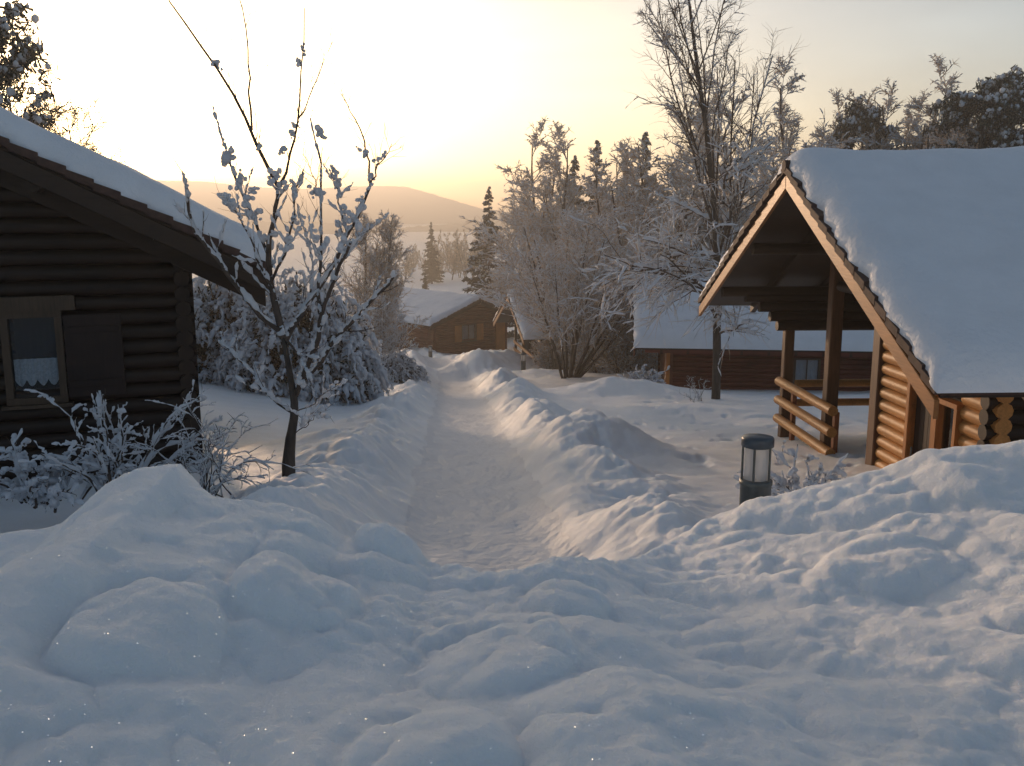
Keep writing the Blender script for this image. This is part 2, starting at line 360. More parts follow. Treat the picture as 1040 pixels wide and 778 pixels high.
MOUNDS = [(1.3, 13.3, .9, 1.1, .5), (.95, 9.4, .6, .6, .14), (.6, 18.0, .55, 1.6, .25), (-2.9, 12.5, .9, 1.4, .2), (.15, 25, .6, 2.0, .35), (-.3, 33, .8, 2, .4),
          (-2.0, 43.5, 1.6, 1.6, .8), (-.6, 47, 2.2, 3, .9), (-4.6, 50, 1.6, 3, .7), (4.0, 20, 1.6, 1.2, .22), (3.2, 27, 2, 1.6, .5), (1.2, 39, 2, 2, .4), (5.5, 36, 3, 3, .4)]
def height(x, y):
    g = ground_h(x, y); p = pile(x, y)
    p = np.where(np.abs(x) > 11, -9, p)
    k = .06; dlt = np.clip(.5 + .5 * (p - g) / k, 0, 1)
    return np.where(y > 8, g, g * (1 - dlt) + p * dlt + k * dlt * (1 - dlt))
def hz(x, y): return float(height(np.array([float(x)]), np.array([float(y)]))[0])

def build_terrain():
    core = np.linspace(-33, 33, 720)
    side = np.linspace(33, 327, 130)[1:-1]
    az = np.radians(np.concatenate([core, side]))
    rr = np.concatenate([[.2, .5, .8], np.geomspace(1.0, 9, 430)[:], np.geomspace(9.05, 70, 330), np.geomspace(71, 1600, 90)])
    AZ, RR = np.meshgrid(az, rr)
    X = RR * np.sin(AZ); Y = RR * np.cos(AZ)
    Z = height(X, Y)
    nr, na = X.shape
    V = np.stack([X, Y, Z], -1).reshape(-1, 3)
    V = np.vstack([V, [[0, 0, float(Z[0].mean())]]])
    i = np.arange(nr - 1)[:, None] * na + np.arange(na)[None]; j = np.arange(nr - 1)[:, None] * na + (np.arange(na)[None] + 1) % na
    Q = np.stack([i, i + na, j + na, j], -1).reshape(-1, 4)
    # vertex normals of the whole sheet, so that the pieces meet without a crease
    a, b, c, d = (V[Q[:, k]] for k in range(4))
    fn = np.cross(c - a, d - b)
    VN = np.zeros_like(V)
    for k in range(4): np.add.at(VN, Q[:, k], fn)
    VN[-1] = (0, 0, 1); VN /= np.linalg.norm(VN, axis=1, keepdims=True) + 1e-12
    if VN[Q[0, 0], 2] < 0 : VN = -VN; Q = Q[:, ::-1]
    if (VN[:, 2] < 0).mean() > .5: VN = -VN; Q = Q[:, ::-1]
    cen = V[Q].mean(1)
    dd = np.abs(cen[:, 0] - xc(cen[:, 1])) + .16 * fbm(cen[:, 0] * .8, cen[:, 1] * .55, 19, 3) + .05 * fbm(cen[:, 0] * 3, cen[:, 1] * 3, 119, 3)
    yb = np.interp(cen[:, 0], _cp[:, 0], _cp[:, 1])
    is_pile = (cen[:, 1] > .55) & (cen[:, 1] < yb + .95) & (np.abs(cen[:, 0]) < 11)
    is_path = (dd < .72) & (cen[:, 1] > 4.2) & (cen[:, 1] < 58) & ~is_pile
    n0 = len(V) - 1
    fan = np.array([[n0, (k + 1) % na, k] for k in range(na)])
    def piece(name, sel, mat, kind='structure', extra=None):
        q = Q[sel]; used = np.unique(q); mp = np.full(len(V), -1); mp[used] = np.arange(len(used))
        me = np_mesh(name, V[used], mp[q])
        me.normals_split_custom_set_from_vertices(VN[used].tolist())
        o = link_mesh(name, me, mat); tag(o, kind=kind); return o
    piece('snow_bank', is_pile, M['snow'])
    piece('path', is_path, M['packed'])
    piece('ground', ~is_pile & ~is_path, M['snow'])
build_terrain()

# hills: two low ridges ringing the valley
def hill(name, r0, prof, seed, wooded, depth=130):
    az = np.radians(np.linspace(-180, 180, 1200))
    pxs = 520 + F * np.tan(np.clip(az, R(-60), R(60)))
    ty = np.interp(pxs, [p[0] for p in prof], [p[1] for p in prof])
    top = CAMZ + (215 - ty) / F * r0
    t = np.linspace(0, 1, 40)
    T, AZ = np.meshgrid(t, az, indexing='ij')
    rr = r0 - depth + depth * 2 * T
    X = rr * np.sin(AZ); Y = rr * np.cos(AZ)
    hh = np.sin(np.pi * T) ** .9
    Z = -13 + (top[None] + 13) * hh + hh * (2.5 * fbm(X * .012, Y * .012, seed, 3) + wooded * (.9 * fbm(X * .09, Y * .09, seed + 4, 3) + .8 * vn(X * .4, Y * .4, seed + 9)))
    n, m = X.shape; i = np.arange(n - 1)[:, None] * m + np.arange(m - 1)[None]
    Q = np.stack([i, i + 1, i + 1 + m, i + m], -1).reshape(-1, 4)
    return tag(link_mesh(name, np_mesh(name, np.stack([X, Y, Z], -1), Q), M['hillside']), kind='structure')
hill('hills', 1150, [(-900, 196), (0, 186), (200, 186), (270, 192), (330, 193), (380, 190), (415, 190), (445, 199), (490, 213), (560, 219), (900, 210), (2000, 196)], 3, 1)
hill('foothills', 640, [(-900, 216), (200, 222), (330, 226), (400, 232), (440, 229), (480, 226), (600, 224), (900, 220), (2000, 216)], 8, 1.6, 70)

# ------------------------------------------------------------------ tree tools
def tube_arrays(P, Rr, sides=4):
    """P (B,N,3), Rr (B,N) -> verts, quads of B tubes"""
    B, n, _ = P.shape
    T = np.gradient(P, axis=1); T /= np.linalg.norm(T, axis=2, keepdims=True) + 1e-9
    ref = np.where(np.abs(T[..., 2:3]) > .9, np.array([1., 0, 0]), np.array([0, 0, 1.]))
    U = np.cross(T, ref); U /= np.linalg.norm(U, axis=2, keepdims=True) + 1e-9
    W = np.cross(T, U)
    a = np.arange(sides) * 2 * np.pi / sides
    V = P[:, :, None] + Rr[:, :, None, None] * (np.cos(a)[None, None, :, None] * U[:, :, None] + np.sin(a)[None, None, :, None] * W[:, :, None])
    idx = np.arange(B * n * sides).reshape(B, n, sides)
    nx = np.roll(idx, -1, 2)
    Q = np.stack([idx[:, :-1], nx[:, :-1], nx[:, 1:], idx[:, 1:]], -1).reshape(-1, 4)
    return V.reshape(-1, 3), Q
def join(parts):
    vs, qs, n = [], [], 0
    for v, q in parts:
        vs.append(v); qs.append(q + n); n += len(v)
    return np.vstack(vs), np.vstack(qs)
def grow(rng, P, Rr, n, t0, t1, ang, length, N_=6, wob=.12, up=.1, rr=.55, out=0.0, tp=1.0, rmin=.0):
    """n children for every row of P; returns (B*n, N_, 3) and radii"""
    B, m, _ = P.shape
    k = np.repeat(np.arange(B), n); t = rng.uniform(0, 1, B * n) ** tp * (t1 - t0) + t0
    f = t * (m - 1); i = np.minimum(f.astype(int), m - 2); u = (f - i)[:, None]
    o = P[k, i] * (1 - u) + P[k, i + 1] * u; r = Rr[k, i] * (1 - u[:, 0]) + Rr[k, i + 1] * u[:, 0]
    d = P[k, i + 1] - P[k, i]; d /= np.linalg.norm(d, axis=1, keepdims=True) + 1e-9
    q = rng.normal(size=d.shape); q -= (q * d).sum(1, keepdims=True) * d; q /= np.linalg.norm(q, axis=1, keepdims=True) + 1e-9
    a = np.radians(rng.uniform(ang[0], ang[1], B * n))[:, None]
    d = d * np.cos(a) + q * np.sin(a)
    plen = np.linalg.norm(P[:, -1] - P[:, 0], axis=1)[k]
    L = (length(t, plen) if callable(length) else length) * rng.uniform(.65, 1.25, B * n)
    out_p = np.zeros((B * n, N_, 3)); out_p[:, 0] = o
    step = (L / (N_ - 1))[:, None]
    for s in range(1, N_):
        d = d + rng.normal(size=d.shape) * wob; d[:, 2] += up; d /= np.linalg.norm(d, axis=1, keepdims=True)
        out_p[:, s] = out_p[:, s - 1] + d * step
    r0 = np.maximum(r * rr, rmin)
    return out_p, r0[:, None] * np.linspace(1, .35, N_)[None]
def snow_on(rng, P, Rr, thick, keep=.75, sides=5, mulr=.7, var=.6, fine=2):
    """lumpy ridges of snow lying along the upper side of branches"""
    sel = rng.uniform(size=len(P)) < keep
    P = P[sel]; Rr = Rr[sel]; B, n, _ = P.shape
    T = P[:, -1] - P[:, 0]; flat = np.linalg.norm(T[:, :2], axis=1) / (np.linalg.norm(T, axis=1) + 1e-9)
    m = (n - 1) * fine + 1; t = np.linspace(0, n - 1, m); i = np.minimum(t.astype(int), n - 2); u = t - i
    P = P[:, i] * (1 - u)[None, :, None] + P[:, i + 1] * u[None, :, None]; Rr = Rr[:, i] * (1 - u) + Rr[:, i + 1] * u
    k = np.arange(m)[None]; ph = rng.uniform(0, 6.28, (B, 1)); fr = rng.uniform(.5, 1.3, (B, 1))
    mm = .75 + var * np.sin(k * fr + ph) + var * .9 * rng.normal(size=(B, m))
    rs = (thick * (.3 + .7 * flat)[:, None] + Rr * mulr) * np.clip(mm, .12, 1.9)
    rs[:, 0] *= .5; rs[:, -1] *= .45
    Q = P + rng.normal(size=P.shape) * thick * .25; Q[..., 2] += Rr * .6 + rs * .5
    return tube_arrays(Q, rs, sides)
def blobs(rng, C, r, n_sub=1):
    """small lumpy icospheres at the points C"""
    import bmesh
    bm = bmesh.new(); bmesh.ops.create_icosphere(bm, subdivisions=n_sub, radius=1)
    v0 = np.array([v.co[:] for v in bm.verts]); f0 = np.array([[v.index for v in f.verts] for f in bm.faces]); bm.free()
    n = len(C); sc3 = r[:, None] * rng.uniform(.7, 1.3, (n, 3))
    V = v0[None] * sc3[:, None] * rng.uniform(.86, 1.14, (n, len(v0), 1)) + C[:, None]
    Fq = f0[None] + (np.arange(n) * len(v0))[:, None, None]
    return V.reshape(-1, 3), Fq.reshape(-1, 3)
def leafquads(rng, C, D, L, W):
    """flat sprays: quads centred on C along D"""
    D = D / (np.linalg.norm(D, axis=1, keepdims=True) + 1e-9)
    q = rng.normal(size=D.shape); S = np.cross(D, q); S /= np.linalg.norm(S, axis=1, keepdims=True) + 1e-9
    a = C - D * L[:, None] * .5; b = C + D * L[:, None] * .5
    V = np.stack([a - S * W[:, None] * .5, a + S * W[:, None] * .5, b + S * W[:, None] * .15, b - S * W[:, None] * .15], 1)
    return V.reshape(-1, 3), np.arange(len(C) * 4).reshape(-1, 4)

def bare_tree(seed, H, spread, label, cat='tree', group=None, name='bare_tree', stems=1, levels=(9, 7, 8), ang=(25, 55), up=.10, base_t=.25,
              snow=.02, rime=True, trunk_r=None, dense=1.0, fine=1, lean=0.0, droop=0.0, stem_ang=(4, 22), keep=.8, twig_r=.006, l2f=.5, l3f=.45, crown_mat=None, r1=.5):
    rng = np.random.default_rng(seed)
    root = empty(name, label=label, cat=cat, group=group)
    tr = trunk_r or H * .014
    n0 = 9
    P0 = np.zeros((stems, n0, 3)); R0 = np.zeros((stems, n0))
    for s in range(stems):
        a = rng.uniform(0, 6.28) if stems > 1 else 0
        tilt = R(rng.uniform(*stem_ang)) if stems > 1 else R(2)
        d = np.array([math.sin(tilt) * math.cos(a), math.sin(tilt) * math.sin(a), math.cos(tilt)])
        p = np.array([.12 * math.cos(a), .12 * math.sin(a), -.4]) if stems > 1 else np.array([0, 0, -.4])
        hh = H * (rng.uniform(.75, 1) if stems > 1 else 1)
        for k in range(n0):
            P0[s, k] = p
            d = d + rng.normal(size=3) * .04 + np.array([0, 0, .03]); d /= np.linalg.norm(d)
            p = p + d * (hh + .4) / (n0 - 1)
        R0[s] = tr * np.linspace(1, .12, n0) ** .9
    v, q = tube_arrays(P0, R0, 8)
    link_mesh('trunk', np_mesh('trunk', v, q), M['bark'], root)
    nb = levels[0]
    l1 = grow(rng, P0, R0, nb, base_t, .95, ang, lambda t, L: spread * (1.15 - .75 * (t - base_t) / (1 - base_t)) , 8, .07, up, r1)
    l2 = grow(rng, *l1, levels[1], .2, 1, (20, 60), lambda t, L: L * l2f * (1.1 - .5 * t), 6, .14, up * .7 - droop, .55, rmin=twig_r * 1.3)
    l3 = grow(rng, *l2, levels[2], .15, 1, (20, 65), lambda t, L: L * l3f, 5, .18, -droop * 1.5, .6, rmin=twig_r)
    br = [tube_arrays(*l1, 5), tube_arrays(*l2, 4)]
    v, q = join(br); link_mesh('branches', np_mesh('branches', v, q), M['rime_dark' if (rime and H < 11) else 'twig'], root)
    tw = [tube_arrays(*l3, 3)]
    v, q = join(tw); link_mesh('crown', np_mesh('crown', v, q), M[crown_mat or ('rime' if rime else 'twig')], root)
    if snow:
        sn = [snow_on(rng, *l1, snow * 1.3, keep), snow_on(rng, *l2, snow, keep), snow_on(rng, *l3, snow * .7, keep * .8, 4)]
        v, q = join(sn); link_mesh('snow_cover', np_mesh('snow_cover', v, q), M['frost'], root)
    return root
def spruce(seed, H, W, label, group=None, name='spruce_tree', snow=True, dens=1.0, frosty=False):
    rng = np.random.default_rng(seed)
    root = empty(name, label=label, cat='spruce', group=group)
    P = np.array([[[0, 0, z] for z in np.linspace(-.4, H, 6)]]); v, q = tube_arrays(P, np.linspace(H * .016, .02, 6)[None], 6)
    link_mesh('trunk', np_mesh('trunk', v, q), M['bark'], root)
    nb = int(170 * dens)
    z = H * (.06 + .94 * np.sort(rng.uniform(0, 1, nb)) ** 1.0)
    a = rng.uniform(0, 6.28, nb)
    L = W * .5 * (1.02 - z / H) ** 1.0 * rng.uniform(.5, 1.25, nb) + .06
    n = 7; s = np.linspace(0, 1, n)[None]
    drop = L[:, None] * (.25 * s + .25 * s ** 2 - .28 * s ** 3)
    B = np.stack([np.cos(a)[:, None] * L[:, None] * s, np.sin(a)[:, None] * L[:, None] * s, z[:, None] - drop], -1)
    # needle sprays hanging from every branch
    k = int(46 * dens); t = rng.uniform(.12, 1, (nb, k)); f = t * (n - 1); i = np.minimum(f.astype(int), n - 2); u = (f - i)[..., None]
    row = np.arange(nb)[:, None]
    C = B[row, i] * (1 - u) + B[row, i + 1] * u
    sd_ = rng.uniform(-1, 1, (nb, k)) * L[:, None] * .26 * (1.1 - t)
    C[..., 0] += -np.sin(a)[:, None] * sd_; C[..., 1] += np.cos(a)[:, None] * sd_; C[..., 2] -= rng.uniform(0, .5, (nb, k)) * np.abs(sd_) + rng.uniform(0, .04, (nb, k)) * H * .3
    D = np.stack([np.cos(a)[:, None] + rng.normal(size=(nb, k)) * .6, np.sin(a)[:, None] + rng.normal(size=(nb, k)) * .6, -.5 + rng.normal(size=(nb, k)) * .4], -1)
    C = C.reshape(-1, 3); D = D.reshape(-1, 3); m = len(C)
    ln = H * .034 * rng.uniform(.7, 1.5, m) * np.repeat(.22 + .78 * np.clip(L / (W * .3), 0, 1), k)
    v, q = leafquads(rng, C, D, ln, ln * .45)
    link_mesh('crown', np_mesh('crown', v, q, False), M['needle_frost' if frosty else 'needle'], root)
    if snow:
        sel = rng.uniform(size=m) < (.10 if frosty else .2)
        Cs = C[sel].copy(); Cs[:, 2] += ln[sel] * .25
        v, q = blobs(rng, Cs, ln[sel] * .26)
        V2 = v; link_mesh('snow_cover', np_mesh('snow_cover', V2, q), M['frost'], root)
    return root
def pine(seed, H, W, label, group=None, snow=True):
    rng = np.random.default_rng(seed)
    root = empty('pine_tree', label=label, cat='pine', group=group)
    P = np.array([[[.15 * math.sin(z), .1 * math.cos(z * .7), z] for z in np.linspace(-.4, H * .95, 8)]]); v, q = tube_arrays(P, np.linspace(H * .02, .03, 8)[None], 7)
    link_mesh('trunk', np_mesh('trunk', v, q), M['bark'], root)
    R0 = np.linspace(H * .02, .03, 8)[None]
    l1 = grow(rng, P, R0, 30, .32, 1, (50, 85), lambda t, L: W * .5 * (1.25 - .85 * t), 6, .1, .08, .35)
    l2 = grow(rng, *l1, 6, .35, 1, (20, 60), lambda t, L: L * .45, 5, .15, .12, .6, rmin=.008)
    v, q = join([tube_arrays(*l1, 5), tube_arrays(*l2, 3)]); link_mesh('branches', np_mesh('branches', v, q), M['bark'], root)
    # tufts at and along the second-order twigs
    C0 = np.concatenate([l2[0][:, 2], l2[0][:, 3], l2[0][:, 4], l1[0][:, 5]])
    k = 26; m = len(C0) * k
    C = np.repeat(C0, k, 0) + rng.normal(size=(m, 3)) * np.array([.16, .16, .09]) * H / 9
    D = rng.normal(size=(m, 3)) + np.array([0, 0, .5])
    ln = rng.uniform(.10, .26, m) * H / 9
    v, q = leafquads(rng, C, D, ln, ln * .3); link_mesh('crown', np_mesh('crown', v, q, False), M['needle'], root)
    if snow:
        sel = rng.uniform(size=len(C0)) < .95; Cs = C0[sel] + np.array([0, 0, .10]) * H / 9
        Cs = np.repeat(Cs, 3, 0) + rng.normal(size=(len(Cs) * 3, 3)) * np.array([.12, .12, .04]) * H / 9; v, q = blobs(rng, Cs, rng.uniform(.04, .10, len(Cs)) * H / 9); link_mesh('snow_cover', np_mesh('snow_cover', v, q), M['frost'], root)
    return root
def put(o, x, y, rz=0, s=1.0, dz=0.0, sz=None):
    o.location = (x, y, hz(x, y) + dz); o.rotation_euler = (0, 0, rz); o.scale = (s, s, sz or s); return o
def gx(pxx, Y): return (pxx - 520) / F * Y * 1.0
#@@CABINS
# ------------------------------------------------------------------ cabins
def log_rows(mb, axis, c, a0, a1, z0, z1, d=.155, openings=(), tri=None, wob=.0, rng=random):
    """stack of round logs along axis ('x' or 'y') at cross position c; tri(z) -> (lo, hi) limits"""
    z = z0 + d / 2
    while z < z1:
        lo, hi = (a0, a1) if tri is None else tri(z)
        lo = max(lo, a0); hi = min(hi, a1)
        segs = [(lo, hi)] if hi - lo > .1 else []
        for (o0, o1, oz0, oz1) in openings:
            if oz0 < z < oz1:
                ns = []
                for s0, s1 in segs:
                    if o1 <= s0 or o0 >= s1: ns.append((s0, s1))
                    else:
                        if o0 > s0: ns.append((s0, o0))
                        if o1 < s1: ns.append((o1, s1))
                segs = ns
        for s0, s1 in segs:
            r = d * .54 * rng.uniform(.94, 1.05)
            if axis == 'x': mb.tube((s0, c, z), (s1, c, z), r, n=10)
            else: mb.tube((c, s0, z), (c, s1, z), r, n=10)
        z += d
def roof_snow(name, root, W, L, eave, rise, T=.30, ext=.06, seed=0, wv=.26, mat=None):
    hw = W / 2 + ext
    ed = lambda n, a, b: np.concatenate([a + (b - a) * (1 - np.cos(np.linspace(0, np.pi / 2, 9)))[:-1] * 0, []])
    def axis_samples(lo, hi, wdt, n):
        e = wdt * (1 - np.cos(np.linspace(0, np.pi / 2, 9)))
        return np.concatenate([lo + e, np.linspace(lo + wdt, hi - wdt, n)[1:-1], (hi - e)[::-1]])
    xs = axis_samples(-.045, L + ext, wv, max(30, int(L * 9))); ys = axis_samples(-hw, hw, wv, 70)
    Y, X = np.meshgrid(ys, xs)
    s = np.sqrt(Y ** 2 + .12 ** 2) - .0
    zr = eave + rise * (1 - np.abs(Y) / (W / 2)); zsm = eave + rise * (1 - s / (W / 2))
    dx = np.minimum(X + .045, L + ext - X); dy = hw - np.abs(Y)
    e1 = np.sqrt(np.clip(1 - (1 - np.clip(dx / wv, 0, 1)) ** 2, 0, 1)); e2 = np.sqrt(np.clip(1 - (1 - np.clip(dy / wv, 0, 1)) ** 2, 0, 1))
    th = T * (1 + .34 * fbm(X * .45, Y * .45, seed, 3) + .10 * fbm(X * 2.2, Y * 1.4, seed + 3, 4)) * e1 * e2
    Z = zsm * 1 + th + .012; Z = np.where(th < .001, np.minimum(zr, zsm) - .005, Z)
    # scalloped, uneven rim
    rim = (1 - e1) * .09 * vn(Y * 3.1, X * 0 + 5, seed + 11)
    X = X + rim * np.sign(X - L / 2)
    n, m = X.shape; i = np.arange(n - 1)[:, None] * m + np.arange(m - 1)[None]
    Q = np.stack([i, i + m, i + 1 + m, i + 1], -1).reshape(-1, 4)
    return link_mesh(name, np_mesh(name, np.stack([X, Y, Z], -1), Q), mat or M['roof_snow'], root)
def roof_slabs(root, W, L, eave, rise, th=.07, tiles=True):
    """two slabs with stepped tile edges along the front verge"""
    mb = MB()
    hw = W / 2
    for s in (-1, 1):
        a, b = (0, hw) if s > 0 else (-hw, 0)
        def zt(y): return eave + rise * (1 - abs(y) / hw)
        p = [(0, a, zt(a) - th), (L, a, zt(a) - th), (L, b, zt(b) - th), (0, b, zt(b) - th), (0, a, zt(a)), (L, a, zt(a)), (L, b, zt(b)), (0, b, zt(b))]
        mb.hexa(p)
        if tiles:
            n = int(math.hypot(hw, rise) / .27)
            for k in range(n):
                y0 = s * hw * (k / n); y1 = s * hw * ((k + 1.05) / n)
                z0 = zt(y0); z1 = zt(y1)
                jx = -.075 - .015 * math.sin(k * 12.9); q = [(jx, y0, z0 - .085), (.12, y0, z0 - .085), (.12, y1, z1 - .05), (jx, y1, z1 - .05)]
                t = [(x, y, z + .085) for x, y, z in q]
                if s < 0: q = q[::-1]; t = t[::-1]
                mb.hexa(q + t)
    # ridge cap
    mb.tube((-.08, 0, eave + rise + .0), (.35, 0, eave + rise + .0), .07, n=10)
    return mb.build('roof', M['tile'], root)
def bargeboards(root, W, eave, rise, mat, x=0.0, h=.20, t=.045, drop=.10, label=None):
    hw = W / 2
    for s in (-1, 1):
        mb = MB()
        zt = lambda y: eave + rise * (1 - abs(y) / hw) - drop
        a, b = (0.004, hw * 1.0)
        if s > 0: ya, yb = a, b
        else: ya, yb = -b, -a
        q = [(x - t, ya, zt(ya) - h), (x, ya, zt(ya) - h), (x, yb, zt(yb) - h), (x - t, yb, zt(yb) - h)]
        tt = [(p[0], p[1], p[2] + h) for p in q]
        mb.hexa(q + tt); o = mb.build('bargeboard', mat, root, .006)
def soffit(root, W, L, eave, rise, mat, th=.07):
    mb = MB(); hw = W / 2
    for s in (-1, 1):
        zt = lambda y: eave + rise * (1 - abs(y) / hw) - th - .003
        a, b = (0.002, hw - .02) if s > 0 else (-hw + .02, -.002)
        q = [(.01, a, zt(a) - .03), (L - .01, a, zt(a) - .03), (L - .01, b, zt(b) - .03), (.01, b, zt(b) - .03)]
        mb.hexa(q + [(p[0], p[1], p[2] + .03) for p in q])
        # rafters / boards
        n = int(L / .8)
        for k in range(1, n):
            xx = L * k / n
            mb.hexa([(xx - .04, a, zt(a) - .15), (xx + .04, a, zt(a) - .15), (xx + .04, b, zt(b) - .15), (xx - .04, b, zt(b) - .15),
                     (xx - .04, a, zt(a) - .032), (xx + .04, a, zt(a) - .032), (xx + .04, b, zt(b) - .032), (xx - .04, b, zt(b) - .032)])
    return mb.build('roof_underside', mat, root)
def purlins(root, W, eave, rise, x0, x1, mat, ys=(0, .5, -.5), r=.085, wall_y=None):
    for y in ys:
        yy = y * W / 2; z = eave + rise * (1 - abs(yy) / (W / 2)) - .30
        MB().tube((x0, yy, z), (x1, yy, z), r, n=12).build('purlin', mat, root)
def window(root, face, c, a0, a1, z0, z1, mframe, curtain='lace', fw=.07, sgn=-1, lintel=True, label=None, deep=.10, mull=0):
    """window in a wall; face 'x': wall plane at x=c (opening along y), 'y': plane at y=c (opening along x). sgn: outward direction"""
    def P(u, v, d):   # u along the wall, v up, d outward
        return (c + sgn * d, u, v) if face == 'x' else (u, c + sgn * d, v)
    def bx(mb, u0, u1, v0, v1, d0, d1):
        p, q = P(u0, v0, d0), P(u1, v1, d1)
        mb.box(min(p[0], q[0]), max(p[0], q[0]), min(p[1], q[1]), max(p[1], q[1]), min(p[2], q[2]), max(p[2], q[2]))
    f = MB()
    bx(f, a0 - fw, a0, z0, z1, -.02, .115); bx(f, a1, a1 + fw, z0, z1, -.02, .115)
    bx(f, a0 - fw, a1 + fw, z0 - fw, z0 - .002, -.02, .118)
    bx(f, a0 - fw, a1 + fw, z1 + .002, z1 + fw, -.02, .118)
    for k in range(mull):
        u = a0 + (a1 - a0) * (k + 1) / (mull + 1); bx(f, u - .018, u + .018, z0, z1, .02, .06)
    fr = f.build('window', mframe, root)
    g = MB(); bx(g, a0 + .001, a1 - .001, z0 + .001, z1 - .001, .03, .036); g.build('pane', M['glass'], fr)
    s = MB(); bx(s, a0 - fw - .05, a1 + fw + .05, z0 - fw - .04, z0 - fw - .003, .0, .17); s.build('sill', mframe, fr)
    if lintel:
        s = MB(); bx(s, a0 - .22, a1 + .22, z1 + fw + .003, z1 + fw + .16, .0, .15); s.build('lintel', mframe, fr)
    # lace curtain with a scalloped hem
    w_ = a1 - a0; n = 60
    def drape(name, v_top, v_bot, sc_, dd, amp):
        vs = []; fs = []
        for k in range(n + 1):
            u = a0 + .01 + (w_ - .02) * k / n; t = k / n
            dpt = dd + .012 * math.sin(t * 40)
            bot = v_bot + amp * abs(math.sin(t * math.pi * sc_))
            for v in (v_top, v_top * .5 + bot * .5, bot): vs.append(P(u, v, dpt))
        for k in range(n):
            for j in range(2): fs.append((k * 3 + j, k * 3 + j + 1, k * 3 + j + 4, k * 3 + j + 3))
        return MB().add(vs, fs, True).build(name, M['curtain' if name == 'curtain' else 'curtain_sheer'], fr)
    if curtain == 'lace':
        drape('curtain', z0 + (z1 - z0) * .47, z0 + (z1 - z0) * .20, 4, -.03, -.07)
        drape('sheer_curtain', z1 - .02, z0 + (z1 - z0) * .47, 2, -.05, .0)
    elif curtain: drape('curtain', z1 - .02, z0 + .02, 2, -.03, .0)
    b = MB(); bx(b, a0 - .02, a1 + .02, z0 - .02, z1 + .02, -.5, -.49); b.build('room_shade_panel', M['room'], fr)  # near-black panel behind the pane, painted shade of the room
    return fr
def sheer():
    m, nt, p = newmat('sheer_curtain'); p.inputs['Base Color'].default_value = (.4, .4, .42, 1)
    tr = N(nt, 'ShaderNodeBsdfTransparent'); wv = N(nt, 'ShaderNodeTexWave'); wv.inputs['Scale'].default_value = 9; wv.inputs['Distortion'].default_value = 1
    tc = N(nt, 'ShaderNodeTexCoord'); nt.links.new(tc.outputs['Object'], wv.inputs[0])
    mr = N(nt, 'ShaderNodeMapRange'); mr.inputs[3].default_value = .01; mr.inputs[4].default_value = .08; nt.links.new(wv.outputs[0], mr.inputs[0])
    mx = N(nt, 'ShaderNodeMixShader'); nt.links.new(mr.outputs[0], mx.inputs[0]); nt.links.new(tr.outputs[0], mx.inputs[1]); nt.links.new(p.outputs[0], mx.inputs[2])
    nt.links.new(mx.outputs[0], nt.nodes['Material Output'].inputs[0]); return m
M['curtain_sheer'] = sheer()

def box_cabin(root, W, L, eave, rise, og, oe, mlog_y, mlog_x, mboard_bb, mdark, d=.155, front_op=(), near_op=(), back=True, x_front=None, snowT=.3, seed=0, side_x0=None, roof_label=None):
    """closed log cabin: gable wall at x=og, side walls at y=+-(W/2-oe)"""
    wy = W / 2 - oe; xf = og if x_front is None else x_front
    top = lambda y: eave + rise * (1 - abs(y) / (W / 2)) - .12
    def tri(z):
        if z < top(wy): return (-wy, wy)
        k = (1 - (z + .10 - eave) / rise) * W / 2; return (-k, k)
    mb = MB(); log_rows(mb, 'y', xf, -wy - .12, wy + .12, -.3, eave + rise - .2, d, front_op, lambda z: ((-wy - .12, wy + .12) if z < top(wy) else tri(z)))
    mb.build('wall', mlog_y, root)
    for s in (-1, 1):
        mb = MB(); log_rows(mb, 'x', s * wy, xf - .14, L - og, -.3 + d / 2, top(wy) , d, near_op if s < 0 else ())
        mb.build('wall', mlog_x, root)
    mb = MB(); log_rows(mb, 'y', L - og, -wy - .12, wy + .12, -.3, eave + rise - .2, d, (), lambda z: ((-wy - .12, wy + .12) if z < top(wy) else tri(z)))
    mb.build('wall', mlog_y, root)
    roof_slabs(root, W, L, eave, rise); soffit(root, W, L, eave, rise, mdark)
    bargeboards(root, W, eave, rise, mboard_bb)
    roof_snow('snow_cover', root, W, L, eave, rise, snowT, seed=seed)

# ---- right cabin with the open porch
pn = px(955, 403, 7.8); pf = px(713, 300, 15.8)
cR = (pn + pf) / 2; thR = math.atan2(-(pf - pn)[0], (pf - pn)[1])
WR = float(np.linalg.norm((pf - pn)[:2])); zR = -1.95
eR = float(cR[2]) - zR; rR = float(px(812, 170, cR[1])[2] - cR[2]) + .02
rt = empty('log_cabin', (cR[0], cR[1], zR), thR, 'log cabin on the right with sunlit gable and open porch, thick snow on its roof', 'cabin', 'log cabins along the path')
LR = 9.5; oe = 1.05; wy = WR / 2 - oe; D = .15
topw = eR + rR * oe / (WR / 2) - .12
def triR(z):
    k = (1 - (z + .12 - eR) / rR) * WR / 2; return (-k, k)
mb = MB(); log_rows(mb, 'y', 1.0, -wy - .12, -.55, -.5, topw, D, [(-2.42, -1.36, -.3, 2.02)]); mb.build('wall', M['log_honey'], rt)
mb = MB(); log_rows(mb, 'x', -wy, .86, LR - 1, -.5 + D / 2, topw, D, [(3.2, 4.2, .9, 1.9)]); mb.build('wall', M['brown_shade_x'], rt)
mb = MB(); log_rows(mb, 'y', 3.2, -wy, wy, -.5, eR + rR - .25, D, [(.6, 1.5, -.3, 2.0)], lambda z: (-wy, wy) if z < topw else triR(z)); mb.build('wall', M['brown_shade_y'], rt)
mb = MB(); log_rows(mb, 'x', wy, 3.2, LR - 1, -.5 + D / 2, topw, D); mb.build('wall', M['brown_shade_x'], rt)
